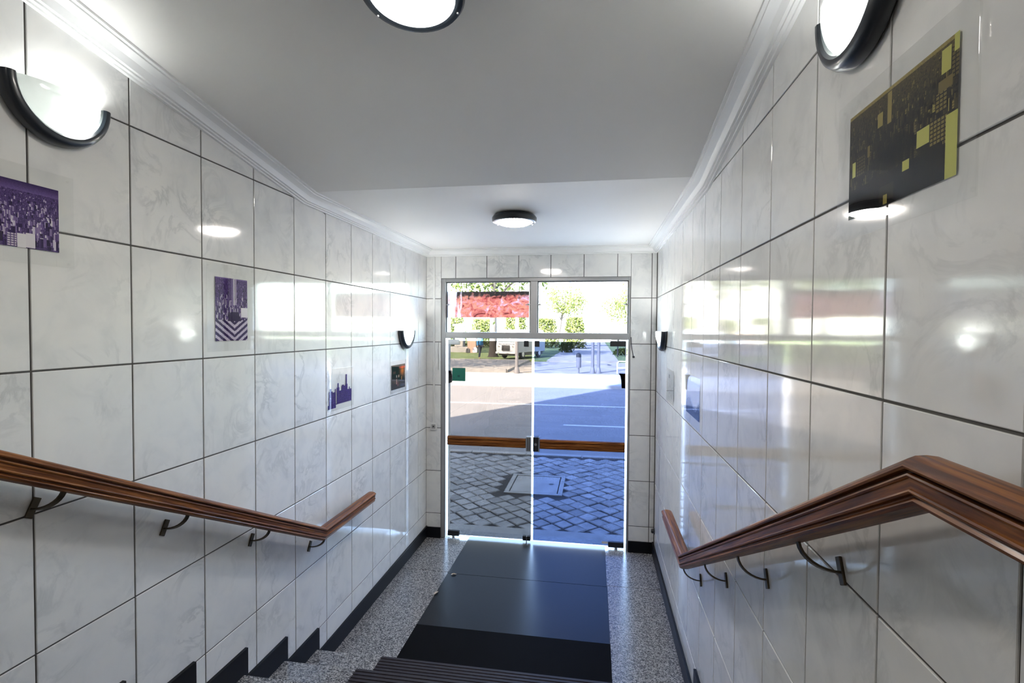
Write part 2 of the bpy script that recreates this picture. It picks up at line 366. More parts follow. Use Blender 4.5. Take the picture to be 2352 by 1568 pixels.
# ------------------------------------------------------------------ mesh helpers
class MB:
    def __init__(s): s.v = []; s.f = []; s.mi = []
    def add(s, vs_, fs, mi=0):
        o = len(s.v); s.v += [tuple(v) for v in vs_]
        for f in fs: s.f.append([i + o for i in f]); s.mi.append(mi)
    def box(s, x0, x1, y0, y1, z0, z1, mi=0):
        s.add([(x0, y0, z0), (x1, y0, z0), (x1, y1, z0), (x0, y1, z0), (x0, y0, z1), (x1, y0, z1), (x1, y1, z1), (x0, y1, z1)],
              [(0, 3, 2, 1), (4, 5, 6, 7), (0, 1, 5, 4), (1, 2, 6, 5), (2, 3, 7, 6), (3, 0, 4, 7)], mi)
    def bbox(s, x0, x1, y0, y1, z0, z1, b=0.005, mi=0):
        """box with chamfered edges"""
        bm = bmesh.new()
        bmesh.ops.create_cube(bm, size=1.0)
        for v in bm.verts:
            v.co = Vector(((x0 + x1) / 2 + v.co.x * (x1 - x0), (y0 + y1) / 2 + v.co.y * (y1 - y0), (z0 + z1) / 2 + v.co.z * (z1 - z0)))
        bmesh.ops.bevel(bm, geom=bm.edges[:], offset=min(b, 0.45 * min(x1 - x0, y1 - y0, z1 - z0)), segments=2, profile=0.6, affect='EDGES')
        bm.verts.index_update()
        s.add([v.co for v in bm.verts], [[v.index for v in f.verts] for f in bm.faces], mi); bm.free()
    def extrude_x(s, poly, x0, x1, mi=0):
        """poly in (y, z), counter-clockwise seen from +x"""
        n = len(poly)
        s.add([(x0, y, z) for y, z in poly] + [(x1, y, z) for y, z in poly],
              [list(range(n))[::-1], list(range(n, 2 * n))] + [(i, (i + 1) % n, n + (i + 1) % n, n + i) for i in range(n)], mi)
    def extrude_y(s, poly, y0, y1, mi=0):
        """poly in (x, z)"""
        n = len(poly)
        s.add([(x, y0, z) for x, z in poly] + [(x, y1, z) for x, z in poly],
              [list(range(n)), list(range(n, 2 * n))[::-1]] + [(i, n + i, n + (i + 1) % n, (i + 1) % n) for i in range(n)], mi)
    def rings(s, rings_, closed=True, cap=True, mi=0):
        n = len(rings_[0]); o = []
        vs_ = [v for r in rings_ for v in r]; fs = []
        for k in range(len(rings_) - 1):
            for i in range(n if closed else n - 1):
                j = (i + 1) % n
                fs.append((k * n + i, k * n + j, (k + 1) * n + j, (k + 1) * n + i))
        if cap:
            fs.append(list(range(n))[::-1]); fs.append([(len(rings_) - 1) * n + i for i in range(n)])
        s.add(vs_, fs, mi)
    def tube(s, pts, r, seg=10, mi=0):
        pts = [Vector(p) for p in pts]; R = []
        for i, p in enumerate(pts):
            d = (pts[min(i + 1, len(pts) - 1)] - pts[max(i - 1, 0)]).normalized()
            a = d.orthogonal().normalized() if i == 0 else (R_prev - d * R_prev.dot(d)).normalized()
            R_prev = a; b = d.cross(a)
            rr = r[i] if isinstance(r, (list, tuple)) else r
            R.append([p + a * math.cos(2 * math.pi * k / seg) * rr + b * math.sin(2 * math.pi * k / seg) * rr for k in range(seg)])
        s.rings(R, True, True, mi)
    def lathe(s, prof, c=(0, 0, 0), seg=32, axis='z', mi=0, cap=False):
        R = []
        for r, h in prof:
            ring = []
            for k in range(seg):
                a = 2 * math.pi * k / seg
                if axis == 'z': ring.append((c[0] + r * math.cos(a), c[1] + r * math.sin(a), c[2] + h))
                elif axis == 'y': ring.append((c[0] + r * math.cos(a), c[1] + h, c[2] + r * math.sin(a)))
                else: ring.append((c[0] + h, c[1] + r * math.cos(a), c[2] + r * math.sin(a)))
            R.append(ring)
        s.rings(R, True, cap, mi)
    def mesh(s, name, mats, smooth=None):
        me = bpy.data.meshes.new(name)
        me.from_pydata(s.v, [], s.f)
        for mt in (mats if isinstance(mats, (list, tuple)) else [mats]): me.materials.append(mt)
        if any(s.mi): me.polygons.foreach_set('material_index', s.mi)
        bm = bmesh.new(); bm.from_mesh(me); bmesh.ops.recalc_face_normals(bm, faces=bm.faces[:]); bm.to_mesh(me); bm.free()
        if smooth is not None:
            me.polygons.foreach_set('use_smooth', [True] * len(me.polygons)); me.set_sharp_from_angle(angle=math.radians(smooth))
        me.update()
        return me
    def obj(s, name, mats, parent=None, smooth=None, origin=None):
        if origin is not None:
            o_ = Vector(origin); s.v = [tuple(Vector(v) - o_) for v in s.v]
        me = s.mesh(name, mats, smooth)
        o = bpy.data.objects.new(name, me); COL.objects.link(o)
        if origin is not None: o.location = origin
        if parent is not None: setpar(o, parent)
        return o

def setpar(o, p):
    o.parent = p
    if p.type == 'EMPTY' or p.location.length > 0:
        o.location = o.location - world_loc(p)

def world_loc(o):
    v = Vector(o.location)
    while o.parent is not None:
        o = o.parent; v = v + o.location
    return v

def tag(o, label, cat=None, group=None, kind=None):
    o['label'] = label
    if cat: o['category'] = cat
    if group: o['group'] = group
    if kind: o['kind'] = kind
    return o

def empty(name, loc=(0, 0, 0)):
    o = bpy.data.objects.new(name, None); o.empty_display_size = 0.1; o.location = loc
    COL.objects.link(o); return o

# ------------------------------------------------------------------ tiles
def clip_poly(poly, a, b, c):
    """keep the points with a*u + b*v <= c"""
    out = []
    for i in range(len(poly)):
        p, q = poly[i], poly[(i + 1) % len(poly)]
        dp, dq = a * p[0] + b * p[1] - c, a * q[0] + b * q[1] - c
        if dp <= 0: out.append(p)
        if dp * dq < 0:
            t = dp / (dp - dq); out.append((p[0] + t * (q[0] - p[0]), p[1] + t * (q[1] - p[1])))
    return out

def tile_mesh(poly, to3):
    """chamfered tile from a convex polygon in (u, v) around its own origin; to3 maps (u, v, depth)"""
    n = len(poly); cx = sum(p[0] for p in poly) / n; cy = sum(p[1] for p in poly) / n
    def ins(p, d):
        L = math.hypot(p[0] - cx, p[1] - cy) or 1
        return (p[0] - (p[0] - cx) / L * d, p[1] - (p[1] - cy) / L * d)
    back = [to3(*p, 0.010) for p in poly]; mid = [to3(*p, 0.0014) for p in poly]; front = [to3(*ins(p, 0.0022), 0.0) for p in poly]
    mb = MB(); mb.add(back + mid + front,
        [(i, (i + 1) % n, n + (i + 1) % n, n + i) for i in range(n)] + [(n + i, n + (i + 1) % n, 2 * n + (i + 1) % n, 2 * n + i) for i in range(n)] + [list(range(2 * n, 3 * n)), list(range(n))[::-1]])
    return mb

def lay_tiles(parent, cols, rows, to3, org3, clip, zlo, umin, umax):
    shared = None
    for c0, c1 in cols:
        for r0, r1 in rows:
            u0, u1 = max(c0 + JW / 2, umin), min(c1 - JW / 2, umax)
            v0, v1 = max(r0 + JW / 2, zlo), r1 - JW / 2
            if u1 - u0 < 0.012 or v1 - v0 < 0.02: continue
            poly = [(u0, v0), (u1, v0), (u1, v1), (u0, v1)]
            for cl in clip: poly = clip_poly(poly, *cl) if len(poly) >= 3 else poly
            if len(poly) < 3: continue
            area = abs(sum(poly[i][0] * poly[(i + 1) % len(poly)][1] - poly[(i + 1) % len(poly)][0] * poly[i][1] for i in range(len(poly)))) / 2
            if area < 0.0008: continue
            cu, cv = (c0 + c1) / 2, (r0 + r1) / 2
            full = len(poly) == 4 and abs(u1 - u0 - (c1 - c0 - JW)) < 1e-5 and abs(v1 - v0 - (r1 - r0 - JW)) < 1e-5 and abs(area - (u1 - u0) * (v1 - v0)) < 1e-7
            if full and shared is not None: me = shared
            else:
                me = tile_mesh([(p[0] - cu, p[1] - cv) for p in poly], to3).mesh('tile', M_TILE)
                if full: shared = me
            o = bpy.data.objects.new('tile', me); COL.objects.link(o)
            o.parent = parent; o.location = org3(cu, cv)
            if full:
                o.rotation_euler = (random.uniform(-1, 1) * .0009, random.uniform(-1, 1) * .0009, random.uniform(-1, 1) * .0009)

ROWS = [(Z0 + TH * j, Z0 + TH * (j + 1)) for j in range(-5, 4)]

# side walls: a slab with a sloping top, grout coloured face, tiles as its pieces
def side_wall(name, x_in, sgn, y0col, label):
    mb = MB()
    xa, xb = x_in + sgn * 0.004, x_in + sgn * 0.14
    prof = [(YB, -0.3), (YE, -0.3), (YE, ZC + .05), (YC, ZC + .05), (YB, ceil_z(YB) + .05)]
    mb.extrude_x(prof, min(xa, xb), max(xa, xb))
    w = mb.obj(name, M_GROUT); tag(w, label, 'wall', kind='structure')
    i0 = math.ceil((-0.35 - y0col) / TW)
    cols = [(y0col + TW * i, y0col + TW * (i + 1)) for i in range(i0, 13)]
    to3 = (lambda u, v, d: (sgn * d, u, v))
    # tiles stay under the cornice
    for c0, c1 in cols:
        if (c0 + c1) / 2 > YE: continue
        clip = [(0, 1, ZC - 0.03)] if c0 >= YC else ([(CS, 1, ZC - 0.03 + CS * YC)] if c1 <= YC else [(CS, 1, ZC - 0.03 + CS * YC)])
        lay_tiles(w, [(c0, c1)], ROWS, to3, lambda u, v: (x_in, u, v), clip, 0.0, -0.35, YE - 0.001)
    return w

wall_left = side_wall('wall_left', XL, -1, YL0, 'long left wall of white marble-look tiles beside the stairs')
wall_right = side_wall('wall_right', XR, 1, YR0, 'right wall of glossy white marble-look tiles mirroring the glass doors')

# share the full tile mesh between the columns of a wall
for w in (wall_left, wall_right):
    ref = {}
    for t in w.children:
        key = tuple(round(c, 4) for v in t.data.vertices for c in v.co)
        if key in ref: 
            old = t.data; t.data = ref[key]
            if old.users == 0 and old is not ref[key]: bpy.data.meshes.remove(old)
        else: ref[key] = t.data

# end wall with the door opening
FX0, FX1, FZ = -1.590, 0.346, 2.735          # opening
mb = MB()
mb.box(XL - .14, FX0, YE + .004, YE + .05, -0.3, ZC + .1); mb.box(FX1, XR + .14, YE + .004, YE + .05, -0.3, ZC + .1); mb.box(FX0, FX1, YE + .004, YE + .05, FZ, ZC + .1)
wall_front = mb.obj('wall_front', M_GROUT); tag(wall_front, 'tiled end wall framing the glass street doors', 'wall', kind='structure')
ecols = [(-1.764 + .33 * i, -1.764 + .33 * (i + 1)) for i in range(8)]
e3 = lambda u, v, d: (u, d, v)
eo = lambda u, v: (u, YE, v)
lay_tiles(wall_front, [ecols[0]], ROWS, e3, eo, [(0, 1, ZC - .03)], 0.0, XL + .001, FX0 - .002)
lay_tiles(wall_front, ecols[5:], ROWS, e3, eo, [(0, 1, ZC - .03)], 0.0, FX1 + .002, XR - .001)
lay_tiles(wall_front, ecols, ROWS, e3, eo, [(0, 1, ZC - .03)], FZ + .002, FX0 + .001, FX1 - .001)

mb = MB(); mb.box(XL - .14, XR + .14, YB - .12, YB, -0.3, ceil_z(YB) + .2)
tag(mb.obj('wall_back', M_PLASTER), 'plain white wall behind the upper landing', 'wall', kind='structure')

# ceiling: flat over the lower hall, sloping over the stairs
mb = MB(); mb.extrude_x([(YE + .05, ZC), (YE + .05, ZC + .25), (YC, ZC + .25), (YB - .12, ceil_z(YB) + .25), (YB - .12, ceil_z(YB - .12)), (YC, ZC)], XL - .14, XR + .14)
tag(mb.obj('ceiling', M_CEIL), 'white painted ceiling, sloping above the stairs and flat by the door', 'ceiling', kind='structure')

# cornice mouldings
CORN = [(0, 0), (.092, 0), (.092, -.009), (.080, -.010), (.079, -.016), (.066, -.019), (.050, -.028), (.040, -.042), (.036, -.052), (.026, -.053), (.025, -.060), (.013, -.061), (.012, -.068), (0, -.069)]
def sweep_yz(prof, path, xw, sgn, dz=0.0):
    """mitred sweep along a path in the (y, z) plane; prof (a, b): a out from xw, b across the path"""
    R = []
    for i, (y, z) in enumerate(path):
        d0 = Vector((path[i][0] - path[i - 1][0], path[i][1] - path[i - 1][1])).normalized() if i > 0 else None
        d1 = Vector((path[i + 1][0] - path[i][0], path[i + 1][1] - path[i][1])).normalized() if i < len(path) - 1 else None
        if d0 is None: d0 = d1
        if d1 is None: d1 = d0
        n0 = Vector((-d0.y, d0.x)); n1 = Vector((-d1.y, d1.x))
        if n0.y < 0: n0, n1 = -n0, -n1
        b = (n0 + n1).normalized(); k = 1 / max(0.3, b.dot(n0))
        R.append([(xw + sgn * a, y + b.x * k * c, z + b.y * k * c + dz) for a, c in prof])
    return R
cpath = [(YB, ceil_z(YB)), (YC, ZC), (YE, ZC)]
for nm, xw, sg, lb in (('trim_1', XL, 1, 'white plaster cornice along the top of the left wall'), ('trim_2', XR, -1, 'white plaster cornice along the top of the right wall')):
    mb = MB(); mb.rings(sweep_yz(CORN, cpath, xw, sg)); tag(mb.obj(nm, M_CORN, smooth=25), lb, 'cornice', kind='structure')
mb = MB(); mb.rings([[(x, YE - a, ZC + b) for a, b in CORN] for x in (XL + .004, XR - .004)])
tag(mb.obj('trim_3', M_CORN, smooth=25), 'white plaster cornice above the glass doors', 'cornice', kind='structure')

# ------------------------------------------------------------------ floor, stairs, skirting
mb = MB(); mb.box(XL - .02, XR + .02, 0.5, YE + .24, -.3, -.012)
floor = mb.obj('floor', M_GROUT); tag(floor, 'speckled grey granite floor of the lower hall', 'floor', kind='structure')
for ya, yb_ in ((2.6, 4.418), (4.422, YE + .23)):
    mb = MB(); mb.bbox(XL - .01, XR + .01, ya, yb_, -.02, 0, .001); mb.obj('granite_slab', M_GRAN, floor)
# outer sill of the doors
mb = MB(); mb.bbox(FX0 - .02, FX1 + .02, YE + .235, 5.60, -.12, -.022, .006)
tag(mb.obj('door_sill', M_CONC), 'smooth stone sill in front of the street doors', 'sill', kind='structure')

stairs = empty('staircase', (0, STEP_Y, 0)); tag(stairs, 'flight of speckled granite steps with ribbed black mats', 'stairs', kind='structure')
mb = MB()
poly = [(STEP_Y - .02, -.02)]
for k in range(NSTEP):
    y = STEP_Y - STEP_D * k - .02; z = STEP_Z1 + STEP_R * k - .03
    poly += [(y, z), (y - STEP_D if k < NSTEP - 1 else YB, z)]
poly += [(YB, -.02)]
# riser body, with a separate tread slab per step
mb.extrude_x(poly, XL - .01, XR + .01); mb.obj('risers', M_GRAN, stairs)
for k in range(NSTEP):
    y = STEP_Y - STEP_D * k; z = STEP_Z1 + STEP_R * k
    mb = MB(); mb.bbox(XL - .005, XR + .005, (y - STEP_D - .015) if k < NSTEP - 1 else YB, y, z - .03, z, .004)
    mb.obj('tread', M_GRAN, stairs)

def skirt(side, xw, sg):
    t = 0.016
    root = empty('baseboard_' + side, (xw, 4, 0)); tag(root, 'stepped black stone skirting along the %s wall' % side, 'baseboard', kind='structure')
    xa, xb = sorted((xw, xw + sg * t))
    mb = MB(); mb.bbox(xa, xb, STEP_Y + .03, YE, 0, .118, .002); mb.obj('skirting_board', M_BLACKST, root)
    for k in range(NSTEP):
        y1 = STEP_Y - STEP_D * k + .03; y0 = y1 - STEP_D; zl = 0 if k == 0 else STEP_Z1 + STEP_R * (k - 1); zt = STEP_Z1 + STEP_R * k
        if k == NSTEP - 1: y0 = -0.4
        mb = MB()
        mb.extrude_x([(y1, zl), (y1, zt + .122), (y0 + .001, zt + .122), (y0 + .001, zt), (y1 - .03, zt), (y1 - .03, zl)], xa, xb)
        mb.obj('skirting_board', M_BLACKST, root)
skirt('left', XL, 1); skirt('right', XR, -1)
root = empty('baseboard_front', (0, YE, 0)); tag(root, 'black stone skirting at both sides of the glass doors', 'baseboard', kind='structure')
for xa, xb in ((XL + .016, FX0), (FX1, XR - .016)):
    mb = MB(); mb.bbox(xa, xb, YE - .016, YE, 0, .112, .002); mb.obj('skirting_board', M_BLACKST, root)

# ------------------------------------------------------------------ glass doors and transom
YG = YE + .008     # inner face of the frame
fr = empty('door_frame', (-.62, YE, 0)); tag(fr, 'grey aluminium frame around the street doors with a crossbar', 'door frame', kind='structure')
def fbox(nm, x0, x1, z0, z1, y0=YG, y1=YG + .06, mat=M_ALU):
    mb = MB(); mb.bbox(x0, x1, y0, y1, z0, z1, .003); return mb.obj(nm, mat, fr)
fbox('jamb', FX0, -1.543, 0, FZ); fbox('jamb', .327, FX1, 0, FZ)
fbox('head_rail', -1.543, .327, 2.700, FZ)
fbox('crossbar', -1.543, .327, 2.112, 2.176, YG - .004, YG + .062)
fbox('mullion', -.651, -.580, 2.176, 2.700)
for x0, x1 in ((-1.543, -.651), (-.580, .327)):
    for a in ((x0, x1, 2.690, 2.700), (x0, x0 + .010, 2.176, 2.690), (x1 - .010, x1, 2.176, 2.690)):
        fbox('gasket', *a, YG + .012, YG + .05, M_ALUD)
wins = []
for i, (x0, x1, lb) in enumerate(((-1.533, -.661, 'clear transom pane behind the red banner, left of the mullion'), (-.570, .317, 'clear transom pane right of the mullion, above the blue door'))):
    w = empty('window_%d' % (i + 1), ((x0 + x1) / 2, YG + .03, 2.176)); tag(w, lb, 'window', kind='structure')
    mb = MB(); mb.box(x0, x1, YG + .026, YG + .034, 2.178, 2.690); mb.obj('pane', M_GLASSC, w)
    for xc in (x0 + .012, x1 - .012):
        mb = MB(); mb.lathe([(.0, -.012), (.011, -.012), (.011, .0), (.007, .002)], (xc, YG + .024, 2.463), 14, 'y'); mb.bbox(xc - .028, xc + .028, YG + .012, YG + .020, 2.458, 2.467, .002)
        mb.obj('glass_clip', M_STEEL, w, smooth=40)

YD = YG + .028     # inner glass face of the leaves
LZ0, LZ1 = .031, 2.086
def leaf(num, x0, x1, glass, label, hinge_left):
    d = empty('door_%d' % num, (x0 if hinge_left else x1, YD, LZ0)); tag(d, label, 'door', kind='structure')
    mb = MB(); mb.box(x0, x1, YD, YD + .010, LZ0, LZ1); mb.obj('glass_pane', glass, d)
    hl = .125
    hx0, hx1 = (x0, x0 + hl) if hinge_left else (x1 - hl - .03, x1)
    for nm, z0, z1 in (('floor_hinge', LZ0 - .012, LZ0 + .042), ('top_hinge', LZ1 - .042, LZ1 + .012)):
        mb = MB(); mb.bbox(hx0, hx1, YD - .014, YD + .024, z0, z1, .006); h = mb.obj(nm, M_STEEL if (hinge_left and nm == 'top_hinge') else M_BLKPL, d)
        mb = MB(); xp = (hx0 + hx1) / 2
        if nm == 'floor_hinge': mb.lathe([(.016, 0), (.016, .042)], (xp, YD + .005, 0), 14, cap=True)
        else: mb.lathe([(.012, 0), (.012, .024)], (xp, YD + .005, z1 - .004), 14, cap=True)
        mb.obj('pivot', M_STEEL, h, smooth=40)
    ex0, ex1 = (x1 - .085, x1 - .004) if hinge_left else (x0 + .004, x0 + .085)
    if hinge_left:
        mb = MB(); mb.bbox(ex0, ex0 + .036, YD - .014, YD + .024, LZ0 - .006, LZ0 + .040, .004); mb.bbox(ex0 + .045, ex1, YD - .014, YD + .024, LZ0 - .006, LZ0 + .040, .004)
        mb.obj('floor_lock', M_BLKPL, d)
        mb = MB(); mb.tube([(ex0 + .041, YD - .008, .0), (ex0 + .041, YD - .008, LZ0 + .036)], .006, 8); mb.obj('bolt', M_STEEL, d)
    mb = MB(); mb.bbox(ex0, ex0 + .05, YD - .012, YD + .022, LZ1 - .055, LZ1 + .006, .004); mb.obj('top_lock', M_BLKPL, d)
    # varnished wooden push bar with grooves
    bx0, bx1 = (x0 + .002, -.690) if hinge_left else (-.543, x1 - .002)
    zb, zt = .990, 1.086; yf = YD - .040
    prof = [(YD, zb), (yf + .010, zb), (yf + .002, zb + .006), (yf, zb + .016), (yf, zb + .026), (yf + .007, zb + .029), (yf + .007, zb + .034), (yf, zb + .037), (yf, zb + .059), (yf + .007, zb + .062), (yf + .007, zb + .067), (yf, zb + .070), (yf, zb + .080), (yf + .002, zb + .090), (yf + .010, zt), (YD, zt)]
    mb = MB(); mb.extrude_x(prof, bx0, bx1); mb.obj('push_bar', M_WOODX, d, origin=((bx0 + bx1) / 2, YD, 1.04))
    # lock case at the meeting edge
    lx0, lx1 = (-.685, -.632) if hinge_left else (-.612, -.549)
    mb = MB(); mb.bbox(lx0, lx1, YD - .048, YD + .030, .962, 1.110, .004); lk = mb.obj('lock_case', M_STEEL if hinge_left else M_BLKPL, d)
    if hinge_left:
        mb = MB()
        for xx in (-.672, -.655): mb.bbox(xx, xx + .008, YD - .050, YD - .046, .970, 1.102, .001)
        mb.obj('groove_strip', M_ALUD, lk)
    else:
        mb = MB(); mb.bbox(-.556, -.546, YD - .050, YD + .02, .960, 1.112, .002); mb.lathe([(.0, -.006), (.013, -.006), (.014, 0)], (-.585, YD - .048, 1.036), 16, 'y'); mb.obj('lock_trim', M_STEEL, lk)
    return d
door_1 = leaf(1, -1.522, -.633, M_GLASSL, 'left street door of smoked glass with a wooden push bar', True)
door_2 = leaf(2, -.611, .307, M_GLASSR, 'right street door of blue-tinted glass with a wooden push bar', False)

# black covers on the outer side of both leaves
for d, (x0, x1, hook) in ((door_1, (-1.522, -1.492, .014)), (door_2, (.262, .307, -.03))):
    mb = MB()
    if hook < 0: poly = [(x0 - .022, 1.772), (x1, 1.772), (x1, 1.625), (x0 + .008, 1.625), (x0 + .004, 1.70), (x0 - .004, 1.745)]
    else: poly = [(x0, 1.77), (x1 - .006, 1.765), (x1 + .008, 1.72), (x1 + .006, 1.68), (x1 - .006, 1.64), (x0, 1.635)]
    mb.extrude_y(poly, YD + .011, YD + .055); mb.obj('outer_cover', M_BLKPL, d)
# green sign on the left leaf
sg = empty('door_sign', (-1.405, YD - .0005, 1.66)); tag(sg, 'small dark green square sign stuck on the left glass door', 'sign')
mb = MB(); mb.bbox(-1.476, -1.336, YD - .0038, YD - .0004, 1.662, 1.800, .001); mb.obj('sign_plate', M_GREEN, sg)
mb = MB()
for a in ((-1.456, -1.356, 1.678, 1.681), (-1.456, -1.453, 1.678, 1.705), (-1.359, -1.356, 1.678, 1.705), (-1.420, -1.396, 1.704, 1.724)):
    mb.box(a[0], a[1], YD - .0046, YD - .0037, a[2], a[3])
mb.obj('sign_mark', M_GREEN2, sg)
# white sticker low on the right leaf
mb = MB(); mb.bbox(.090, .150, YD - .0015, YD - .0004, LZ0 + .018, LZ0 + .040, .0004)
tag(mb.obj('sticker', M_WHITEPL), 'small white sticker low on the blue glass door', 'sticker')
# red banner across the left transom pane, outside
mb = MB(); mb.box(-.437, .425, -.003, .003, -.135, .135)
bn = mb.obj('banner', M_BANNER); bn.location = (-1.096, YG + .052, 2.465)
tag(bn, 'red and orange backlit banner behind the left transom pane', 'banner')

# small fittings on the end wall
sw = empty('wall_switch', (-1.667, YE, 1.18)); tag(sw, 'white square doorbell switch on the end wall left of the doors', 'switch')
mb = MB(); mb.bbox(-1.703, -1.631, YE - .012, YE, 1.142, 1.222, .004); mb.obj('plate', M_WHITEPL, sw)
mb = MB(); mb.bbox(-1.688, -1.646, YE - .016, YE - .012, 1.160, 1.204, .002); f = mb.obj('insert', M_GREYPL, sw)
mb = MB(); mb.lathe([(.0, -.005), (.007, -.005), (.008, 0)], (-1.667, YE - .016, 1.182), 14, 'y'); mb.obj('button', M_BLKPL, f)
mb = MB(); mb.bbox(-1.690, -1.634, YE - .006, YE, 1.010, 1.075, .002)
tag(mb.obj('blank_plate', M_WHITEPL), 'blank white cover plate under the doorbell switch', 'cover plate')
mb = MB(); mb.bbox(-1.676, -1.656, YE - .010, YE, 1.222, 2.962, .003)
tag(mb.obj('cable_duct', M_WHITEPL), 'thin white cable duct climbing the end wall from the switch', 'cable duct')
mb = MB(); mb.tube([(.352, YE - .006, 2.14), (.356, YE - .008, 2.06), (.366, YE - .010, 2.00), (.376, YE - .012, 1.955)], .0035, 8)
cd = mb.obj('pull_cord', M_BLKPL, smooth=40); tag(cd, 'short black cord hanging beside the right door jamb', 'cord')
mb = MB(); mb.lathe([(.0, -.012), (.009, -.008), (.012, 0), (.009, .008), (0, .012)], (.378, YE - .013, 1.945), 14); mb.obj('cord_knob', M_BLKPL, cd, smooth=40)
mb = MB(); mb.tube([(-1.612, YE - .004, 2.08), (-1.622, YE - .006, 1.99), (-1.614, YE - .006, 1.88), (-1.618, YE - .004, 1.78)], .0022, 6)
tag(mb.obj('loose_wire', M_GREYPL, smooth=40), 'thin loose wire hanging beside the left door jamb', 'wire')
ds = empty('door_stop', (XR, 5.06, .255)); tag(ds, 'small black rubber door stop low on the right wall', 'door stop')
mb = MB(); mb.lathe([(.030, 0), (.030, -.006), (.022, -.010), (.020, -.026), (.014, -.032), (0, -.033)], (XR, 5.06, .255), 20, 'x'); mb.obj('stop_cap', M_BLKPL, ds, smooth=40)

# ------------------------------------------------------------------ handrails
RAIL = [(0, .077), (.016, .0755), (.027, .071), (.0345, .0645), (.0355, .060), (.033, .0565), (.0215, .0560), (.0210, .0505), (.0305, .0495), (.0315, .0465), (.0300, .0435), (.0275, .0425), (.0270, .0275), (.0300, .0265), (.0312, .0235), (.0295, .0205), (.0230, .0195), (.0232, .0160), (.0275, .0100), (.0235, .0040), (.0140, .0006), (0, 0)]
RAILP = RAIL + [(-a, b) for a, b in RAIL[-2:0:-1]]
RP = [(-.9, 1.950), (.845, 1.950), (2.890, .896), (3.612, .896)]
def perp():
    d = Vector((RP[2][0] - RP[1][0], RP[2][1] - RP[1][1])).normalized(); return d, Vector((-d.y, d.x))
def handrail(side, xw, sg, plates, label):
    xc = xw + sg * .090
    h = empty('handrail', (xw, 2, .9)); tag(h, label, 'handrail')
    R = sweep_yz(RAILP, RP, xc, 1)
    for end, dy in ((0, -.006), (-1, .006)):
        base = R[end]; cz = sum(v[2] for v in base) / len(base)
        ring = [(xc + (v[0] - xc) * .90, v[1] + dy, cz + (v[2] - cz) * .90) for v in base]
        if end == 0: R = [ring] + R
        else: R = R + [ring]
    mb = MB(); mb.rings(R); ro = mb.obj('rail', M_WOOD, h, smooth=22, origin=(xc, 2, 1))
    sl = [0.0]
    for k in range(1, len(R)): sl.append(sl[-1] + (Vector(R[k][0]) - Vector(R[k - 1][0])).length)
    ga = ro.data.attributes.new('grain', 'FLOAT_VECTOR', 'POINT')
    ga.data.foreach_set('vector', [c for k in range(len(R)) for (a, b) in RAILP for c in (a, sl[k], b)])
    d, n = perp()
    for (py, pz) in plates:
        b = empty('bracket', (xw, py, pz)); setpar(b, h)
        mb = MB(); mb.bbox(-.012, .012, -.032, .032, 0, .007, .002)
        pts = []
        for (a, c, e) in mb.v: pts.append((xw + sg * e, py + d.x * a + n.x * c, pz + d.y * a + n.y * c))
        mb.v = pts; mb.obj('plate', M_BRASS, b)
        # distance from the plate to the underside of the rail
        zr = RP[1][1] + (RP[2][1] - RP[1][1]) * (py - RP[1][0]) / (RP[2][0] - RP[1][0]) if py < RP[2][0] else RP[2][1]
        hh = max(.03, (zr - pz) * n.y) + .004
        pr = []
        for k in range(9):
            t = k / 8 * math.pi / 2
            pr.append((.006 + .084 * math.sin(t), hh * (1 - math.cos(t)) - .004))
        rings = []
        for k, (a, c) in enumerate(pr):
            t = k / 8 * math.pi / 2
            ta = Vector((.084 * math.cos(t), hh * math.sin(t))).normalized(); nn = Vector((-ta.y, ta.x))
            ring = []
            for (u, v) in ((-.0085, -.0028), (.0085, -.0028), (.0085, .0028), (-.0085, .0028)):
                aa = a + nn.x * v; cc = c + nn.y * v
                ring.append((xw + sg * aa, py + d.x * u + n.x * cc, pz + d.y * u + n.y * cc))
            rings.append(ring)
        mb = MB(); mb.rings(rings); mb.obj('arm', M_BRASS, b, smooth=30)
    return h
handrail('left', XL, 1, [(1.329, 1.641), (1.825, 1.385), (2.360, 1.113), (2.905, .848)], 'moulded mahogany handrail with bronze brackets on the left wall')
handrail('right', XR, -1, [(1.318, 1.640), (1.839, 1.366), (2.365, 1.101), (2.905, .835)], 'moulded mahogany handrail on the right wall, bending level at the top landing')

# ------------------------------------------------------------------ lamps
def ceiling_lamp(loc, tilt, label, dome=M_DOME):
    L = empty('ceiling_lamp', loc); L.rotation_euler = (tilt, 0, 0); tag(L, label, 'lamp', 'round black-rimmed ceiling lamps')
    def part(mb, nm, mat, sm=35):
        o = bpy.data.objects.new(nm, mb.mesh(nm, mat, sm)); COL.objects.link(o); o.parent = L; return o
    mb = MB(); mb.lathe([(0, 0), (.118, 0), (.120, -.03), (.0, -.03)], (0, 0, 0), 40); part(mb, 'base', M_LAMPBLK)
    mb = MB(); mb.lathe([(.116, -.004), (.150, -.014), (.160, -.028), (.160, -.046), (.153, -.057), (.140, -.060), (.130, -.058), (.127, -.050), (.125, -.030), (.116, -.004)], (0, 0, 0), 48); part(mb, 'rim', M_LAMPBLK)
    mb = MB(); mb.lathe([(.127 * math.cos(t), -.050 - .034 * math.sin(t)) for t in [math.pi / 2 * k / 10 for k in range(10)]] + [(0.0005, -.084)], (0, 0, 0), 48); part(mb, 'dome', dome)
    for a in (.6, 2.7, 4.8):
        mb = MB(); mb.lathe([(0, -.004), (.003, -.004), (.0035, 0)], (.146 * math.cos(a), .146 * math.sin(a), -.059), 10); part(mb, 'screw', M_STEEL)
    return L
ceiling_lamp((-.575, 3.60, ZC), 0, 'round lit ceiling lamp on the flat ceiling by the door', M_DOME2)
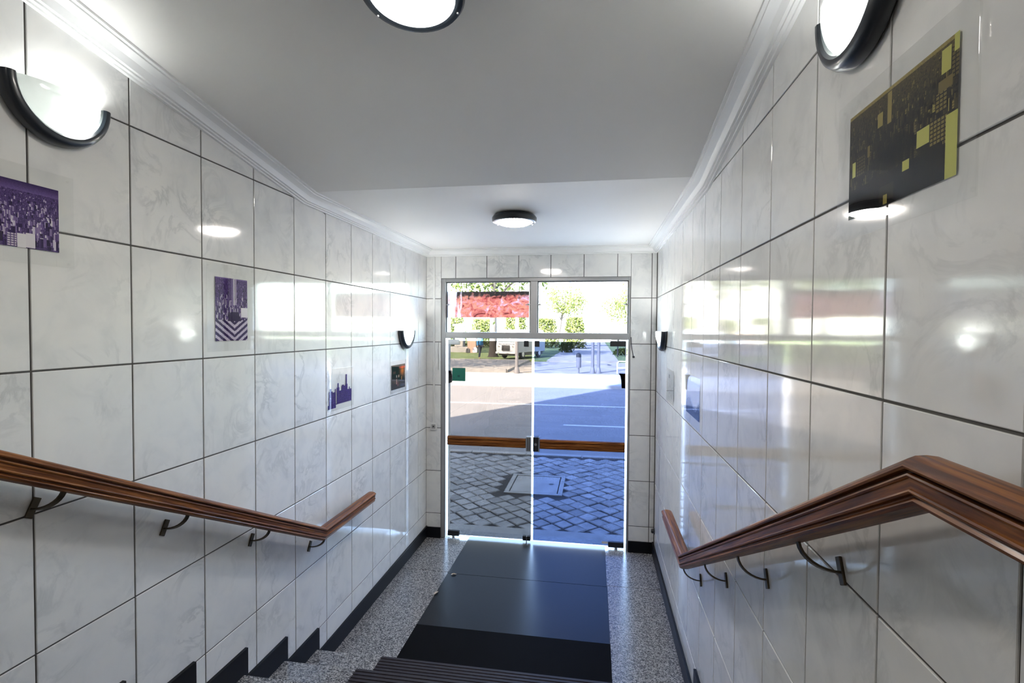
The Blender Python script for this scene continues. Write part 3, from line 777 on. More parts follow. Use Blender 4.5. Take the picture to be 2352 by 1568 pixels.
ceiling_lamp((-.548, 1.475, ceil_z(1.475)), -math.atan(CS), 'round lit ceiling lamp on the sloping ceiling above the stairs')

ceiling_lamp((-.56, -.85, ceil_z(-.85)), -math.atan(CS), 'unseen ceiling lamp added over the upper landing as fill light')  # unseen lamp added behind the camera to fill the hall with light

def wall_lamp(xw, sg, yc, zt, bulb_dy, label, power):
    L = empty('wall_lamp', (xw, yc, zt)); tag(L, label, 'lamp', 'half-round black-rimmed wall lamps')
    R0, RI, DEP = .168, .139, .056
    N = 28
    th = [math.pi * k / N for k in range(N + 1)]
    # rim: a band bent round the half circle
    prof = [(R0 - .010, 0), (R0 + .002, .008), (R0 + .003, .026), (R0 - .004, .042), (R0 - .014, .049), (RI + .004, .049), (RI - .003, .043), (RI - .004, .020), (RI - .002, 0)]
    rings = [[(xw + sg * d, yc + r * math.cos(t), zt - r * math.sin(t)) for r, d in prof] for t in th]
    mb = MB(); mb.rings(rings); mb.obj('rim', M_LAMPBLK, L, smooth=40)
    mb = MB()
    pl = [(yc + (R0 - .02) * math.cos(t), zt - (R0 - .02) * math.sin(t)) for t in th]
    mb.extrude_x(pl, *sorted((xw + sg * .001, xw + sg * .006))); mb.obj('back_plate', M_WHITEPL, L)
    # bulging opal glass, open on top
    rr = [math.sin(math.pi / 2 * k / 10) for k in range(1, 11)]
    V = []; F = []
    V.append((xw + sg * (.020 + DEP), yc, zt))
    for r in rr:
        for t in th: V.append((xw + sg * (.020 + DEP * math.sqrt(max(0, 1 - r * r))), yc + RI * r * math.cos(t), zt - RI * r * math.sin(t)))
    n = N + 1
    for i in range(N): F.append((0, 1 + i, 2 + i))
    for k in range(9):
        for i in range(N): F.append((1 + k * n + i, 1 + k * n + i + 1, 1 + (k + 1) * n + i + 1, 1 + (k + 1) * n + i))
    mb = MB(); mb.add(V, F); mb.obj('glass_shade', M_OPAL, L, smooth=60)
    mb = MB(); mb.lathe([(.0, .004), (.016, .004), (.018, .020), (.010, .024)], (xw + sg * .0, yc + bulb_dy, zt - .050), 14, 'x') if sg > 0 else mb.lathe([(.0, -.004), (.016, -.004), (.018, -.020), (.010, -.024)], (xw, yc + bulb_dy, zt - .050), 14, 'x')
    mb.obj('socket', M_WHITEPL, L)
    for s_ in (-1, 1):
        mb = MB(); mb.lathe([(0, -.003), (.004, -.002), (.0045, .003), (0, .004)], (xw + sg * .034, yc + s_ * (RI - .016), zt - .018), 10, 'x'); mb.obj('screw', M_BLKPL, L)
    ld = bpy.data.lights.new('bulb', 'POINT'); ld.energy = power; ld.shadow_soft_size = .022; ld.color = (0.97, 1.0, 0.98)
    lo = bpy.data.objects.new('bulb', ld); COL.objects.link(lo); lo.location = (xw + sg * .040, yc + bulb_dy, zt - .050); setpar(lo, L)
wall_lamp(XL, 1, 1.412, 2.972, .085, 'lit half-round wall lamp on the left wall above the purple aerial photo', LAMP_W)
wall_lamp(XR, -1, 1.262, 2.985, 0.0, 'lit half-round wall lamp on the right wall above the golden city photo', LAMP_W * 1.6)
wall_lamp(XL, 1, 4.520, 2.192, 0.0, 'lit half-round wall lamp on the left wall beside the doors', LAMP_W * 3.2)
wall_lamp(XR, -1, 4.520, 2.200, 0.0, 'lit half-round wall lamp on the right wall beside the doors', LAMP_W * 3.2)

# ------------------------------------------------------------------ printed photographs on clear plates
def lin(c):
    c = np.asarray(c, float) / 255
    return np.where(c <= .04045, c / 12.92, ((c + .055) / 1.055) ** 2.4)

def palette(img, stops):
    xs = [s[0] for s in stops]; cs = np.array([s[1] for s in stops], float)
    return np.stack([np.interp(img, xs, cs[:, k]) for k in range(3)], -1)

def city(w, h, horizon=.86, dens=260, lo=.05, hi=.95, big=(), gam=.85):
    """grey-level picture of a built-up town seen from above; row 0 is the bottom"""
    im = np.full((h, w), .3)
    yy = np.arange(h)[:, None] / h
    im[:] = .25 + .15 * rng.random((h, w))
    hz = int(h * horizon)
    im[hz:] = .42 + .05 * rng.random((h - hz, w))
    for k in range(dens):
        t = k / dens                       # far to near
        yb_ = int(hz * (1 - t) ** .8)
        bw = max(1, int((.008 + .032 * t) * w * rng.uniform(.5, 1.5))); bh = max(1, int((.014 + .085 * t) * h * rng.uniform(.4, 1.6)))
        x = int(rng.uniform(-.05, 1) * w); base = rng.uniform(lo, hi) ** gam
        x0, x1 = max(0, x), min(w, x + bw); y0, y1 = max(0, yb_), min(hz + 2, yb_ + bh)
        if x1 <= x0 or y1 <= y0: continue
        im[y0:y1, x0:x1] = base
        xs = x0 + (x1 - x0) // 2
        im[y0:y1, xs:x1] = base * .55
        if bw > 3:
            im[y0:y1:2, x0:xs] *= .75
    for (x0, x1, y0, y1, v, st) in big:
        a, b, c, d = int(x0 * w), int(x1 * w), int(y0 * h), int(y1 * h)
        im[c:d, a:b] = v
        if st:
            im[c:d:3, a:b] = v * .35; im[c:d, a:b:4] = v * .5
    return im

def print_mesh(rgb, u0, u1, v0, v1, to3, mask=None):
    h, w, _ = rgb.shape
    us = np.linspace(u0, u1, w + 1); vs_ = np.linspace(v0, v1, h + 1)
    V = [to3(u, v) for v in vs_ for u in us]
    F = []; C = []
    L = lin(rgb)
    for j in range(h):
        for i in range(w):
            if mask is not None and not mask[j, i]: continue
            a = j * (w + 1) + i; F.append((a, a + 1, a + w + 2, a + w + 1)); C.append(L[j, i])
    me = bpy.data.meshes.new('print'); me.from_pydata(V, [], F); me.materials.append(M_PRINT)
    at = me.color_attributes.new('ink', 'FLOAT_COLOR', 'CORNER')
    arr = np.ones((len(F) * 4, 4), np.float32); arr[:, :3] = np.repeat(np.array(C, np.float32), 4, axis=0)
    at.data.foreach_set('color', arr.ravel()); me.update()
    return me

def picture(xw, sg, yr, zr, ym, zm, rgb, label, mask=None, mirror=False):
    p = empty('photo_plate', (xw, sum(yr) / 2, zr[0])); tag(p, label, 'picture', 'photo prints on clear plates')
    xa, xb = sorted((xw + sg * .0045, xw + sg * .0085))
    mb = MB(); mb.bbox(xa, xb, yr[0], yr[1], zr[0], zr[1], .0008); mb.obj('clear_plate', M_ACRY, p)
    if mirror: rgb = rgb[:, ::-1]; mask = None if mask is None else mask[:, ::-1]
    me = print_mesh(rgb, ym[0], ym[1], zm[0], zm[1], lambda u, v: (0, u, v), mask)
    o = bpy.data.objects.new('print', me); COL.objects.link(o); o.location = (xw + sg * .0028, 0, 0); setpar(o, p)
    for yy in (yr[0] + .014, yr[1] - .014):
        for zz in (zr[0] + .014, zr[1] - .014):
            mb = MB(); mb.lathe([(.004, 0), (.004, sg * .0045)], (xw, yy, zz), 8, 'x', cap=True); mb.obj('spacer', M_ACRY, p)
    return p

PURP = [(0, (24, 14, 44)), (.25, (56, 36, 92)), (.45, (116, 92, 150)), (.65, (190, 175, 200)), (.85, (224, 216, 224)), (1, (236, 232, 234))]
GOLD = [(0, (22, 22, 28)), (.25, (48, 46, 40)), (.45, (98, 86, 56)), (.65, (150, 134, 80)), (.85, (186, 180, 98)), (1, (200, 204, 116))]
# left, nearest: purple aerial view
im = city(150, 90, .86, 900, .05, .98, [(.66, .73, .0, .22, .95, 0), (.58, .655, .0, .20, .75, 1), (.30, .42, .05, .26, .55, 1), (.73, .80, .02, .24, .9, 0)])
im[77:] = np.linspace(.42, .22, 13)[:, None] + .05 * rng.random((13, 150))
picture(XL, 1, (1.012, 1.468), (2.409, 2.711), (1.060, 1.423), (2.457, 2.660), palette(im, PURP), 'purple aerial city photo on the left wall under the large lamp')
# left, second: purple street scene with a tower
im = city(80, 108, .99, 800, .02, .98)
im[70:, 34:46] = .30 + .1 * rng.random((38, 12)); im[62:, 44:47] = .9; im[62:, 49:51] = .75; im[60:, 40:42] = .55
yy, xx = np.mgrid[0:108, 0:80]
low = yy < 36
st = ((np.where(xx < 46, yy + xx * .62, yy + 46 * .62 - (xx - 46) * .62)) % 11) / 11
im = np.where(low, np.where(st < .5, .16, .66) + .22 * (rng.random((108, 80)) - .3), im)
blk = (yy > 33) & (yy < 50) & (np.abs(xx - 46) < 18 - (yy - 33) * .5); im[blk] = .10 + .1 * rng.random(blk.sum())
pl = (yy > 40) & (yy < 58) & (xx > 62); im[pl] = .88
picture(XL, 1, (2.063, 2.392), (2.100, 2.513), (2.120, 2.342), (2.149, 2.451), palette(im, PURP), 'tall purple print of a tower and streets on the left wall')
# left, third: skyline cut-out
w, h = 110, 74
sky_h = np.zeros(w)
for (a, b, v) in ((0, 100, .12), (4, 20, .52), (8, 14, .60), (20, 34, .48), (30, 34, .58), (38, 50, .60), (42, 47, .74), (50, 62, .50), (60, 82, .62), (62, 72, .66), (80, 86, .96), (78, 89, .66), (89, 108, .48), (96, 100, .55)):
    sky_h[a:b] = np.maximum(sky_h[a:b], v)
rows_ = np.arange(h)[:, None] / h
mask = rows_ < sky_h[None, :]
mask[: int(h * .10), 34:] = False
im = .10 + .45 * rng.random((h, w)) ** 1.5; im[:, ::9] *= .4; im[::5] *= .7
col = palette(np.clip(im, 0, 1), [(0, (30, 14, 72)), (.4, (66, 40, 128)), (1, (150, 125, 190))])
picture(XL, 1, (3.112, 3.486), (1.650, 1.935), (3.133, 3.468), (1.666, 1.890), col, 'purple skyline cut-out on the left wall between the two darker prints', mask)
# left, farthest: night scene
im = np.zeros((70, 100, 3)); im[:] = (30, 27, 32)
im += rng.normal(0, 7, im.shape)
yy, xx = np.mgrid[0:70, 0:100]
g = np.exp(-(((xx - 78) / 17) ** 2 + ((yy - 50) / 15) ** 2)); im += g[..., None] * np.array((190, 98, 22))
im[58:64, 55:100] += np.array((90, 10, 5)); im[33:40, 34:40] = (190, 182, 170); im[33:40, 48:56] = (176, 150, 130); im[14:30, 34:40] += np.array((120, 88, 70)); im[8:20, 40:52] += np.array((50, 12, 20))
im[24:34, 70:76] = (170, 120, 70); im[45:52, 12:30] += np.array((55, 35, 28)); im[5:25, 60:98] += np.array((0, 10, 24)); im[36:60:4, 66:92:5] = (40, 24, 14)
picture(XL, 1, (4.165, 4.545), (1.640, 1.925), (4.197, 4.526), (1.668, 1.885), np.clip(im, 0, 255), 'dark night photo with orange lights on the left wall near the doors')
# right, nearest: golden city; picture runs towards the camera, so mirrored in y
im = city(150, 98, .97, 1000, .02, .95, gam=1.3)
yy, xx = np.mgrid[0:98, 0:150]
im *= .60 + .28 * (xx / 150)
im = np.where(yy > 62, im * .8 + .16 * ((yy - 62) / 36) + .10 * rng.random(im.shape), im)
im[yy < 27] = .03 + .06 * rng.random((yy < 27).sum())
shade = np.exp(-(((xx - 70) / 26) ** 2 + ((yy - 40) / 16) ** 2)); im *= 1 - .9 * shade
im[95:] = .60 + .12 * rng.random((3, 150))
def bb(x0, x1, y0, y1, v, st=0):
    a, b, c, d = [int(q) for q in (x0 * 150, x1 * 150, y0 * 98, y1 * 98)]
    im[c:d, a:b] = v
    if st: im[c:d:3, a:b] = v * .3; im[c:d, a:b:4] = v * .35
bb(.70, .80, .34, .47, .92); bb(.80, .93, .26, .48, .62, 1); bb(.92, 1.0, .0, .46, .95); bb(.72, .90, .10, .30, .12); bb(.58, .64, .22, .30, .9)
bb(.045, .085, .40, .55, .95); bb(.09, .19, .38, .58, .42, 1); bb(.33, .38, .72, .84, .70); bb(.43, .47, .70, .96, .66); bb(.84, .93, .52, .66, .60, 1); bb(.88, .95, .78, .95, .9); bb(.95, 1., .70, .93, .5, 1); bb(.86, .96, .66, .74, .55)
bb(.36, .50, .05, .18, .26); bb(.40, .44, .02, .10, .7); bb(.97, 1.0, .88, 1., .95); bb(.22, .25, .52, .62, .6)
picture(XR, -1, (.905, 1.368), (2.427, 2.752), (.958, 1.322), (2.476, 2.713), palette(np.clip(im, 0, 1), GOLD), 'golden aerial city photo on the right wall under the large lamp', mirror=True)
# right, second: navy silhouette, with reflection painted as the pale tone above it
w, h = 90, 64
yy, xx = np.mgrid[0:h, 0:w]
im = np.zeros((h, w, 3)); im[:] = (168, 172, 190)
edge = 15 + 9 * np.sin(xx / 13.0) + 5 * (rng.random((1, w)) > .6) + xx * .09
nv = yy < edge; im[nv] = (26, 38, 72); im += rng.normal(0, 6, im.shape)
im[(yy > edge) & (yy < edge + 5)] = (120, 130, 160)
picture(XR, -1, (2.965, 3.49), (1.640, 1.940), (3.010, 3.430), (1.690, 1.900), np.clip(im, 0, 255), 'navy outline print with a painted pale reflection on the right wall', mirror=True)
# right, farthest: grey drawing
w, h = 80, 60
im = np.full((h, w, 3), 182.0) + rng.normal(0, 8, (h, w, 3))
for k in range(60):
    x = int(rng.uniform(0, w - 8)); y = int(rng.uniform(0, h - 8)); im[y:y + int(rng.uniform(1, 8)), x:x + int(rng.uniform(1, 4))] = rng.uniform(70, 140)
im[46:54, 10:30] = (90, 90, 96)
picture(XR, -1, (3.93, 4.30), (1.640, 1.905), (3.960, 4.270), (1.668, 1.880), np.clip(im, 0, 255), 'pale grey drawing on the right wall nearest the doors', mirror=True)

# ------------------------------------------------------------------ mats and litter
def mat_plate(nm, x0, x1, y0, y1, t, mtl, label):
    mb = MB(); mb.bbox(x0, x1, y0, y1, 0, t, .0015); return tag(mb.obj(nm, mtl, origin=((x0 + x1) / 2, (y0 + y1) / 2, 0)), label, 'mat')
mat_plate('rubber_mat', -1.292, .124, 4.392, 5.218, .005, M_RUB, 'smooth grey rubber mat right against the glass doors')
mat_plate('rubber_mat', -1.292, .128, 3.585, 4.389, .005, M_RUB, 'smooth grey rubber mat between the door mat and the black mat')
mat_plate('rubber_mat', -1.292, .130, 2.985, 3.583, .006, M_RUBB, 'matt black rubber mat at the foot of the stairs')
names = ['bottom step', 'second step from the bottom', 'third step from the bottom', 'fourth step from the bottom', 'third step from the top', 'second step from the top', 'top step']
for k in range(NSTEP - 1):
    y1 = STEP_Y - STEP_D * k; y0 = y1 - STEP_D + .02; z = STEP_Z1 + STEP_R * k
    prof = [(y0, z), (y0, z + .003)]
    nr = 12; p_ = (y1 - y0) / nr
    for r in range(nr):
        a = y0 + p_ * r
        prof += [(a + p_ * .22, z + .003), (a + p_ * .30, z + .0068), (a + p_ * .86, z + .0068), (a + p_ * .94, z + .003)]
    prof += [(y1 + .004, z + .003), (y1 + .006, z - .028), (y1 + .0015, z - .028), (y1 + .0015, z)]
    mb = MB(); mb.extrude_x(prof[::-1], -1.296, .128)
    tag(mb.obj('stair_mat', M_RIB), 'ribbed black rubber mat on the ' + names[k], 'mat', 'ribbed stair mats')
for (x, y, r, a, lb) in ((-1.229, 4.367, .020, .4, 'small dry leaf on the grey mat near the doors'), (-1.285, 4.031, .022, 1.2, 'small dry leaf on the left edge of the grey mat')):
    mb = MB(); V = []; n = 10
    for k in range(n):
        t = 2 * math.pi * k / n; rr = r * (1 + .25 * math.cos(2 * t))
        V.append((rr * math.cos(t), rr * .6 * math.sin(t), .004 + .007 * abs(math.sin(t)) ** 2))
    V2 = [(x_, y_, z_ + .0012) for x_, y_, z_ in V]
    V += [(0, 0, .001)]; V2 += [(0, 0, .0022)]
    mb.add(V + V2, [(n, (i + 1) % n, i) for i in range(n)] + [(2 * n + 1, n + 1 + i, n + 1 + (i + 1) % n) for i in range(n)] + [(i, (i + 1) % n, n + 1 + (i + 1) % n, n + 1 + i) for i in range(n)])
    mb.tube([(r * .9, 0, .004), (r * 1.5, .003, .006)], .0012, 6)
    o = mb.obj('dry_leaf', M_DLEAF); o.location = (x, y, .0055); o.rotation_euler = (0, 0, a); tag(o, lb, 'leaf')

# ------------------------------------------------------------------ the building outside (facade, roof, side): casts the shade on the street
BX0, BX1, BH = -8.35, 14.0, 17.2
mb = MB()
y0, y1 = YE + .051, YE + .235
mb.box(BX0, FX0 + .035, y0, y1, -.3, BH); mb.box(FX1 - .012, BX1, y0, y1, -.3, BH); mb.box(FX0 + .035, FX1 - .012, y0, y1, FZ + .02, BH)
tag(mb.obj('wall_facade', M_FACADE), 'street front of the building around the door opening', 'facade', kind='structure')
mb = MB(); mb.box(BX0, BX1, -7, YE + .05, BH - .3, BH); mb.box(BX0, BX0 + .3, -7, YE + .05, -.3, BH - .3)
tag(mb.obj('wall_building', M_FACADE), 'roof slab and side wall of the building', 'building', kind='structure')

# ------------------------------------------------------------------ street
mb = MB(); mb.box(-14, 12, 5.36, 8.98, -.25, GZ - .012)
walk = mb.obj('sidewalk', M_SOIL); tag(walk, 'pavement of diagonal grey stone setts outside the doors', 'pavement', kind='structure')
S = 0.178; pitch = S + .012
c45 = math.cos(math.pi / 4)
def sett_mesh(seed):
    r_ = random.Random(seed); h = S / 2; mb = MB()
    tp = [(sx * (h - .010) * r_.uniform(.90, 1.04), sy * (h - .010) * r_.uniform(.90, 1.04), r_.uniform(-.004, .004)) for sx, sy in ((-1, -1), (1, -1), (1, 1), (-1, 1))]
    md = [(x * 1.11, y * 1.11, -.010) for x, y, _ in tp]; bt = [(x * 1.11, y * 1.11, -.05) for x, y, _ in tp]
    mb.add(bt + md + tp, [(i, (i + 1) % 4, 4 + (i + 1) % 4, 4 + i) for i in range(4)] + [(4 + i, 4 + (i + 1) % 4, 8 + (i + 1) % 4, 8 + i) for i in range(4)] + [(8, 9, 10, 11)])
    return mb
sett_mbs = [sett_mesh(s) for s in range(8)]
sett_me = [m_.mesh('paving_stone', M_SETT) for m_ in sett_mbs]
spots = []
for i in range(-90, 91):
    for j in range(-90, 91):
        x = (i - j) * pitch * c45 - .6; y = (i + j) * pitch * c45 + 7.2
        if not (-9 < x < 7 and 5.70 < y < 8.90): continue
        if -1.28 < x < -.36 and 6.78 < y < 7.82: continue
        lim0, lim1 = -1.53 / 5.18 * y, .32 / 5.18 * y
        vis = lim0 - .1 < x < lim1 + .1
        spots.append((0 if vis else 1, y, x))
spots.sort()
stuff = MB(); cnt = 0
for vis, y, x in spots:
    k = random.randrange(8); rz = math.pi / 4 + random.uniform(-.05, .05); dz = random.uniform(-.006, .005)
    if cnt < 300:
        o = bpy.data.objects.new('paving_stone', sett_me[k]); COL.objects.link(o); o.parent = walk
        o.location = (x + random.uniform(-.006, .006), y + random.uniform(-.006, .006), GZ + dz); o.rotation_euler = (random.uniform(-.025, .025), random.uniform(-.025, .025), rz); cnt += 1
    else:
        mb = sett_mbs[k]; c, s_ = math.cos(rz), math.sin(rz)
        stuff.add([(x + c * a - s_ * b, y + s_ * a + c * b, GZ + dz + e) for a, b, e in mb.v], mb.f)
st_o = stuff.obj('paving_stones', M_SETT, walk); st_o['kind'] = 'stuff'
mc = empty('manhole_cover', (-.82, 7.29, GZ)); tag(mc, 'square concrete inspection cover set in the stone pavement', 'manhole cover')
mb = MB()
for a in ((-1.22, -.42, 6.84, 6.90), (-1.22, -.42, 7.70, 7.76), (-1.22, -1.16, 6.90, 7.70), (-.48, -.42, 6.90, 7.70)): mb.bbox(*a, GZ - .03, GZ + .006, .004)
mb.obj('frame', M_CONC, mc)
mb = MB(); mb.bbox(-1.145, -.495, 6.915, 7.685, GZ - .03, GZ + .002, .006); lid = mb.obj('lid', M_CONC, mc)
mb = MB(); mb.lathe([(0, .0), (.030, .0), (.034, .003), (.0, .004)], (-.60, 7.32, GZ + .002), 16); mb.obj('lifting_hole', M_BLKPL, lid)
# kerb stones, road, markings
kb = empty('kerb', (0, 9.05, GZ)); tag(kb, 'row of pale kerb stones along the near edge of the road', 'kerb', kind='structure')
k0 = None
for i in range(-14, 12):
    if k0 is None:
        mb = MB(); mb.bbox(-.488, .488, -.07, .07, -.2, 0, .012); k0 = mb.obj('kerb_stone', M_CONC, None); o = k0
    else:
        o = k0.copy(); COL.objects.link(o)
    o.parent = kb; o.location = (i + .3, .0, .01)
RZ = GZ - .13
mb = MB(); mb.box(-40, 40, 9.12, 20.6, -.6, RZ)
tag(mb.obj('road', M_ASPH), 'wide asphalt road, half in sun and half in the shade of the building', 'road', kind='structure')
for (y, w_, lb) in ((12.62, .11, 'white lane line on the road nearer the doors'), (15.85, .13, 'white lane line on the road farther from the doors')):
    mb = MB(); mb.box(-.75 if y < 14 else -40, 40, y - w_ / 2, y + w_ / 2, RZ - .01, RZ + .004); tag(mb.obj('lane_line', M_LINE), lb, 'lane line', kind='structure')
mb = MB(); mb.bbox(-40, 40, 20.6, 20.8, -.5, GZ, .02); tag(mb.obj('far_kerb', M_CONC), 'kerb along the far side of the road', 'kerb', kind='structure')
mb = MB(); mb.box(-40, 40, 20.8, 25.6, -.5, GZ - .002); tag(mb.obj('far_sidewalk', M_PALEPAV), 'bright sunlit pavement across the road', 'pavement', kind='structure')
mb = MB(); mb.box(-40, -4.4, 25.6, 34.5, -.5, GZ + .14); mb.box(-4.4, 40, 25.6, 34.5, -.5, GZ + .02)
tag(mb.obj('park_path', M_DIRT), 'dappled pale ground at the edge of the park', 'path', kind='structure')
mb = MB(); mb.bbox(-40, -4.45, 25.52, 25.70, -.5, GZ + .20, .02); tag(mb.obj('park_edging', M_STONE), 'low stone edging along the park', 'edging', kind='structure')
mb = MB(); mb.box(-70, 60, 34.5, 160, -.5, GZ + .10); tag(mb.obj('lawn', M_GRASS), 'green park lawn behind the van', 'lawn', kind='structure')
mb = MB(); mb.box(-3.2, 1.6, 34.4, 90, -.45, GZ + .115); tag(mb.obj('park_walk', M_DIRT), 'pale straight walk leading into the park', 'path', kind='structure')

# poles, bin, posts, rack, bench, monument
def post(nm, x, y, h, r, label, cat, top=None, mtl=M_POLE):
    p = empty(nm, (x, y, GZ)); tag(p, label, cat)
    mb = MB(); mb.lathe([(r, 0), (r, h)], (x, y, GZ), 16, cap=True); mb.obj('shaft', mtl, p, smooth=40)
    mb = MB(); mb.lathe([(r * 1.9, 0), (r * 1.9, .05), (r * 1.2, .30), (r, .32)], (x, y, GZ), 16); mb.obj('base_collar', mtl, p, smooth=40)
    if top: top(p)
    return p
def lamp_head(x, y, h):
    def f(p):
        mb = MB(); mb.tube([(x, y, h + GZ - .02), (x, y - .3, h + .3), (x, y - 1.2, h + .45)], .04, 8); mb.obj('arm', M_POLE, p, smooth=40)
        mb = MB(); mb.bbox(x - .12, x + .12, y - 1.75, y - 1.15, h + .38, h + .50, .04); mb.obj('lamp_head', M_POLE, p)
    return f
post('lamp_post', -3.88, 25.37, 7.5, .085, 'grey lamp post across the road in front of the white van', 'lamp post', lamp_head(-3.88, 25.37, 7.5))
post('sign_post', -.095, 26.0, 3.1, .075, 'left one of two slim posts across the road', 'post')
post('sign_post', .20, 26.06, 3.1, .075, 'right one of two slim posts across the road', 'post')
bn_ = empty('litter_bin', (-.79, 25.84, GZ)); tag(bn_, 'grey cylindrical litter bin on a post across the road', 'bin')
mb = MB(); mb.lathe([(.04, 0), (.04, .50)], (-.79, 25.84, GZ), 12, cap=True); mb.obj('post', M_POLE, bn_, smooth=40)
mb = MB(); mb.lathe([(.0, .30), (.11, .30), (.125, .36), (.125, .84), (.115, .84), (.115, .5)], (-.79, 25.84, GZ), 20); mb.obj('drum', M_POLE, bn_, smooth=40)
mb = MB(); mb.lathe([(.135, .84), (.135, .88), (.12, 1.0), (.03, 1.06), (.0, 1.06)], (-.79, 25.84, GZ), 20); mb.obj('lid', M_BLKPL, bn_, smooth=40)
rk = empty('bike_rack', (1.35, 26.2, GZ)); tag(rk, 'pale tube bicycle rack across the road behind the right door edge', 'bike rack')
mb = MB(); mb.tube([(1.14, 26.2, GZ), (1.14, 26.2, GZ + .55), (1.22, 26.2, GZ + .63), (1.9, 26.2, GZ + .63), (1.98, 26.2, GZ + .55), (1.98, 26.2, GZ)], .03, 10); mb.obj('hoop', M_LINE, rk, smooth=40)
mb = MB(); mb.tube([(1.14, 26.2, GZ + .3), (1.98, 26.2, GZ + .3)], .022, 8); mb.obj('crosspiece', M_LINE, rk, smooth=40)
nb_ = empty('notice_board', (2.0, 40.5, GZ)); tag(nb_, 'dark notice board on a stand at the right edge of the park', 'notice board')
mb = MB(); mb.bbox(1.28, 2.75, 40.45, 40.55, 1.10, 1.52, .02); mb.obj('panel', M_BLKPL, nb_)
for xx in (1.72, 2.35):
    mb = MB(); mb.bbox(xx, xx + .10, 40.46, 40.56, GZ, 1.12, .01); mb.obj('leg', M_BLKPL, nb_)
mn = empty('monument', (-12.0, 45.0, GZ)); tag(mn, 'grey stone pedestal on the lawn left of the walker', 'monument')
mb = MB(); mb.bbox(-13.0, -11.2, 44.3, 45.7, GZ, .55, .05); mb.obj('plinth', M_STONE, mn)
mb = MB(); mb.bbox(-12.55, -11.75, 44.6, 45.4, .55, 2.4, .04); mb.obj('shaft', M_STONE, mn)
mb = MB(); mb.bbox(-12.7, -11.6, 44.5, 45.5, 2.4, 2.6, .04); mb.obj('cap', M_STONE, mn)
pk = empty('stone_block', (-10.6, 44.0, GZ)); tag(pk, 'pinkish stone block on the lawn beside the grey pedestal', 'stone')
mb = MB(); mb.bbox(-11.1, -10.3, 43.6, 44.4, GZ, 1.9, .06); mb.obj('block', M_PINKST, pk)
mb = MB(); mb.bbox(-11.2, -10.2, 43.5, 44.5, 1.9, 2.08, .04); mb.obj('cap', M_PINKST, pk)

# white van, nose towards the street
def van(ox, oy, rz):
    v = empty('van', (ox, oy, GZ)); tag(v, 'white van parked nose-on beside the dark tree trunk', 'van')
    def part(mb, nm, mtl, par=None, sm=30):
        o = bpy.data.objects.new(nm, mb.mesh(nm, mtl, sm)); COL.objects.link(o); o.parent = par or v; return o
    W = .82; prof = [(0, .42), (-.05, .60), (-.06, .95), (0, 1.15), (.14, 1.72), (.34, 1.98), (.7, 2.06), (3.9, 2.06), (4.15, 1.95), (4.3, 1.2), (4.32, .55), (4.25, .42)]
    rings = []
    for x, s_ in ((-W, .94), (-W + .08, 1.0), (W - .08, 1.0), (W, .94)):
        rings.append([(x, (y - 2.1) * (1 if s_ == 1 else .985) + 2.1, (z - 1.2) * s_ + 1.2) for y, z in prof])
    mb = MB(); mb.rings(rings); body = part(mb, 'body', M_VAN)
    mb = MB(); mb.add([(-.68, -.02, 1.22), (.68, -.02, 1.22), (.62, .125, 1.74), (-.62, .125, 1.74), (-.68, .03, 1.22), (.68, .03, 1.22), (.62, .175, 1.74), (-.62, .175, 1.74)],
        [(0, 1, 2, 3), (7, 6, 5, 4), (0, 4, 5, 1), (1, 5, 6, 2), (2, 6, 7, 3), (3, 7, 4, 0)]); part(mb, 'windscreen', M_VANGL)
    for sx in (-1, 1):
        for yy in (.9, 2.0, 3.1):
            mb = MB(); mb.bbox(sx * .825 - .015, sx * .825 + .015, yy - .45, yy + .45, 1.28, 1.78, .01); part(mb, 'side_window', M_VANGL)
        mb = MB(); mb.lathe([(0, -.03), (.10, -.02), (.11, .02)], (sx * .58, -.06, .93), 18, 'y'); part(mb, 'headlamp', M_STEEL)
        for yy in (.95, 3.4):
            mb = MB(); mb.lathe([(0, -.09), (.18, -.09), (.30, -.08), (.32, -.04), (.32, .06), (.2, .08), (0, .08)], (sx * .72, yy, .32), 20, 'x'); w_ = part(mb, 'wheel', M_TYRE)
            mb = MB(); mb.lathe([(0, 0), (.17, 0), (.18, -sx * .01)], (sx * .822, yy, .32), 16, 'x'); part(mb, 'hub', M_STEEL, w_)
    mb = MB(); mb.bbox(-.80, .80, -.16, -.04, .38, .52, .03); part(mb, 'bumper', M_VAN)
    mb = MB(); mb.bbox(-.32, .32, -.12, -.055, .60, .98, .02); part(mb, 'grille', M_BLKPL)
    mb = MB(); mb.box(-.66, .66, -.075, -.045, 1.06, 1.10); part(mb, 'trim_strip', M_GREYPL)
    mb = MB(); mb.box(-.74, .74, .2, 4.1, .26, .44); part(mb, 'underbody', M_BLKPL)
    v.rotation_euler = (0, 0, rz); v.location = (ox, oy, GZ + .12)
    return v
van(-6.10, 35.0, -.38)

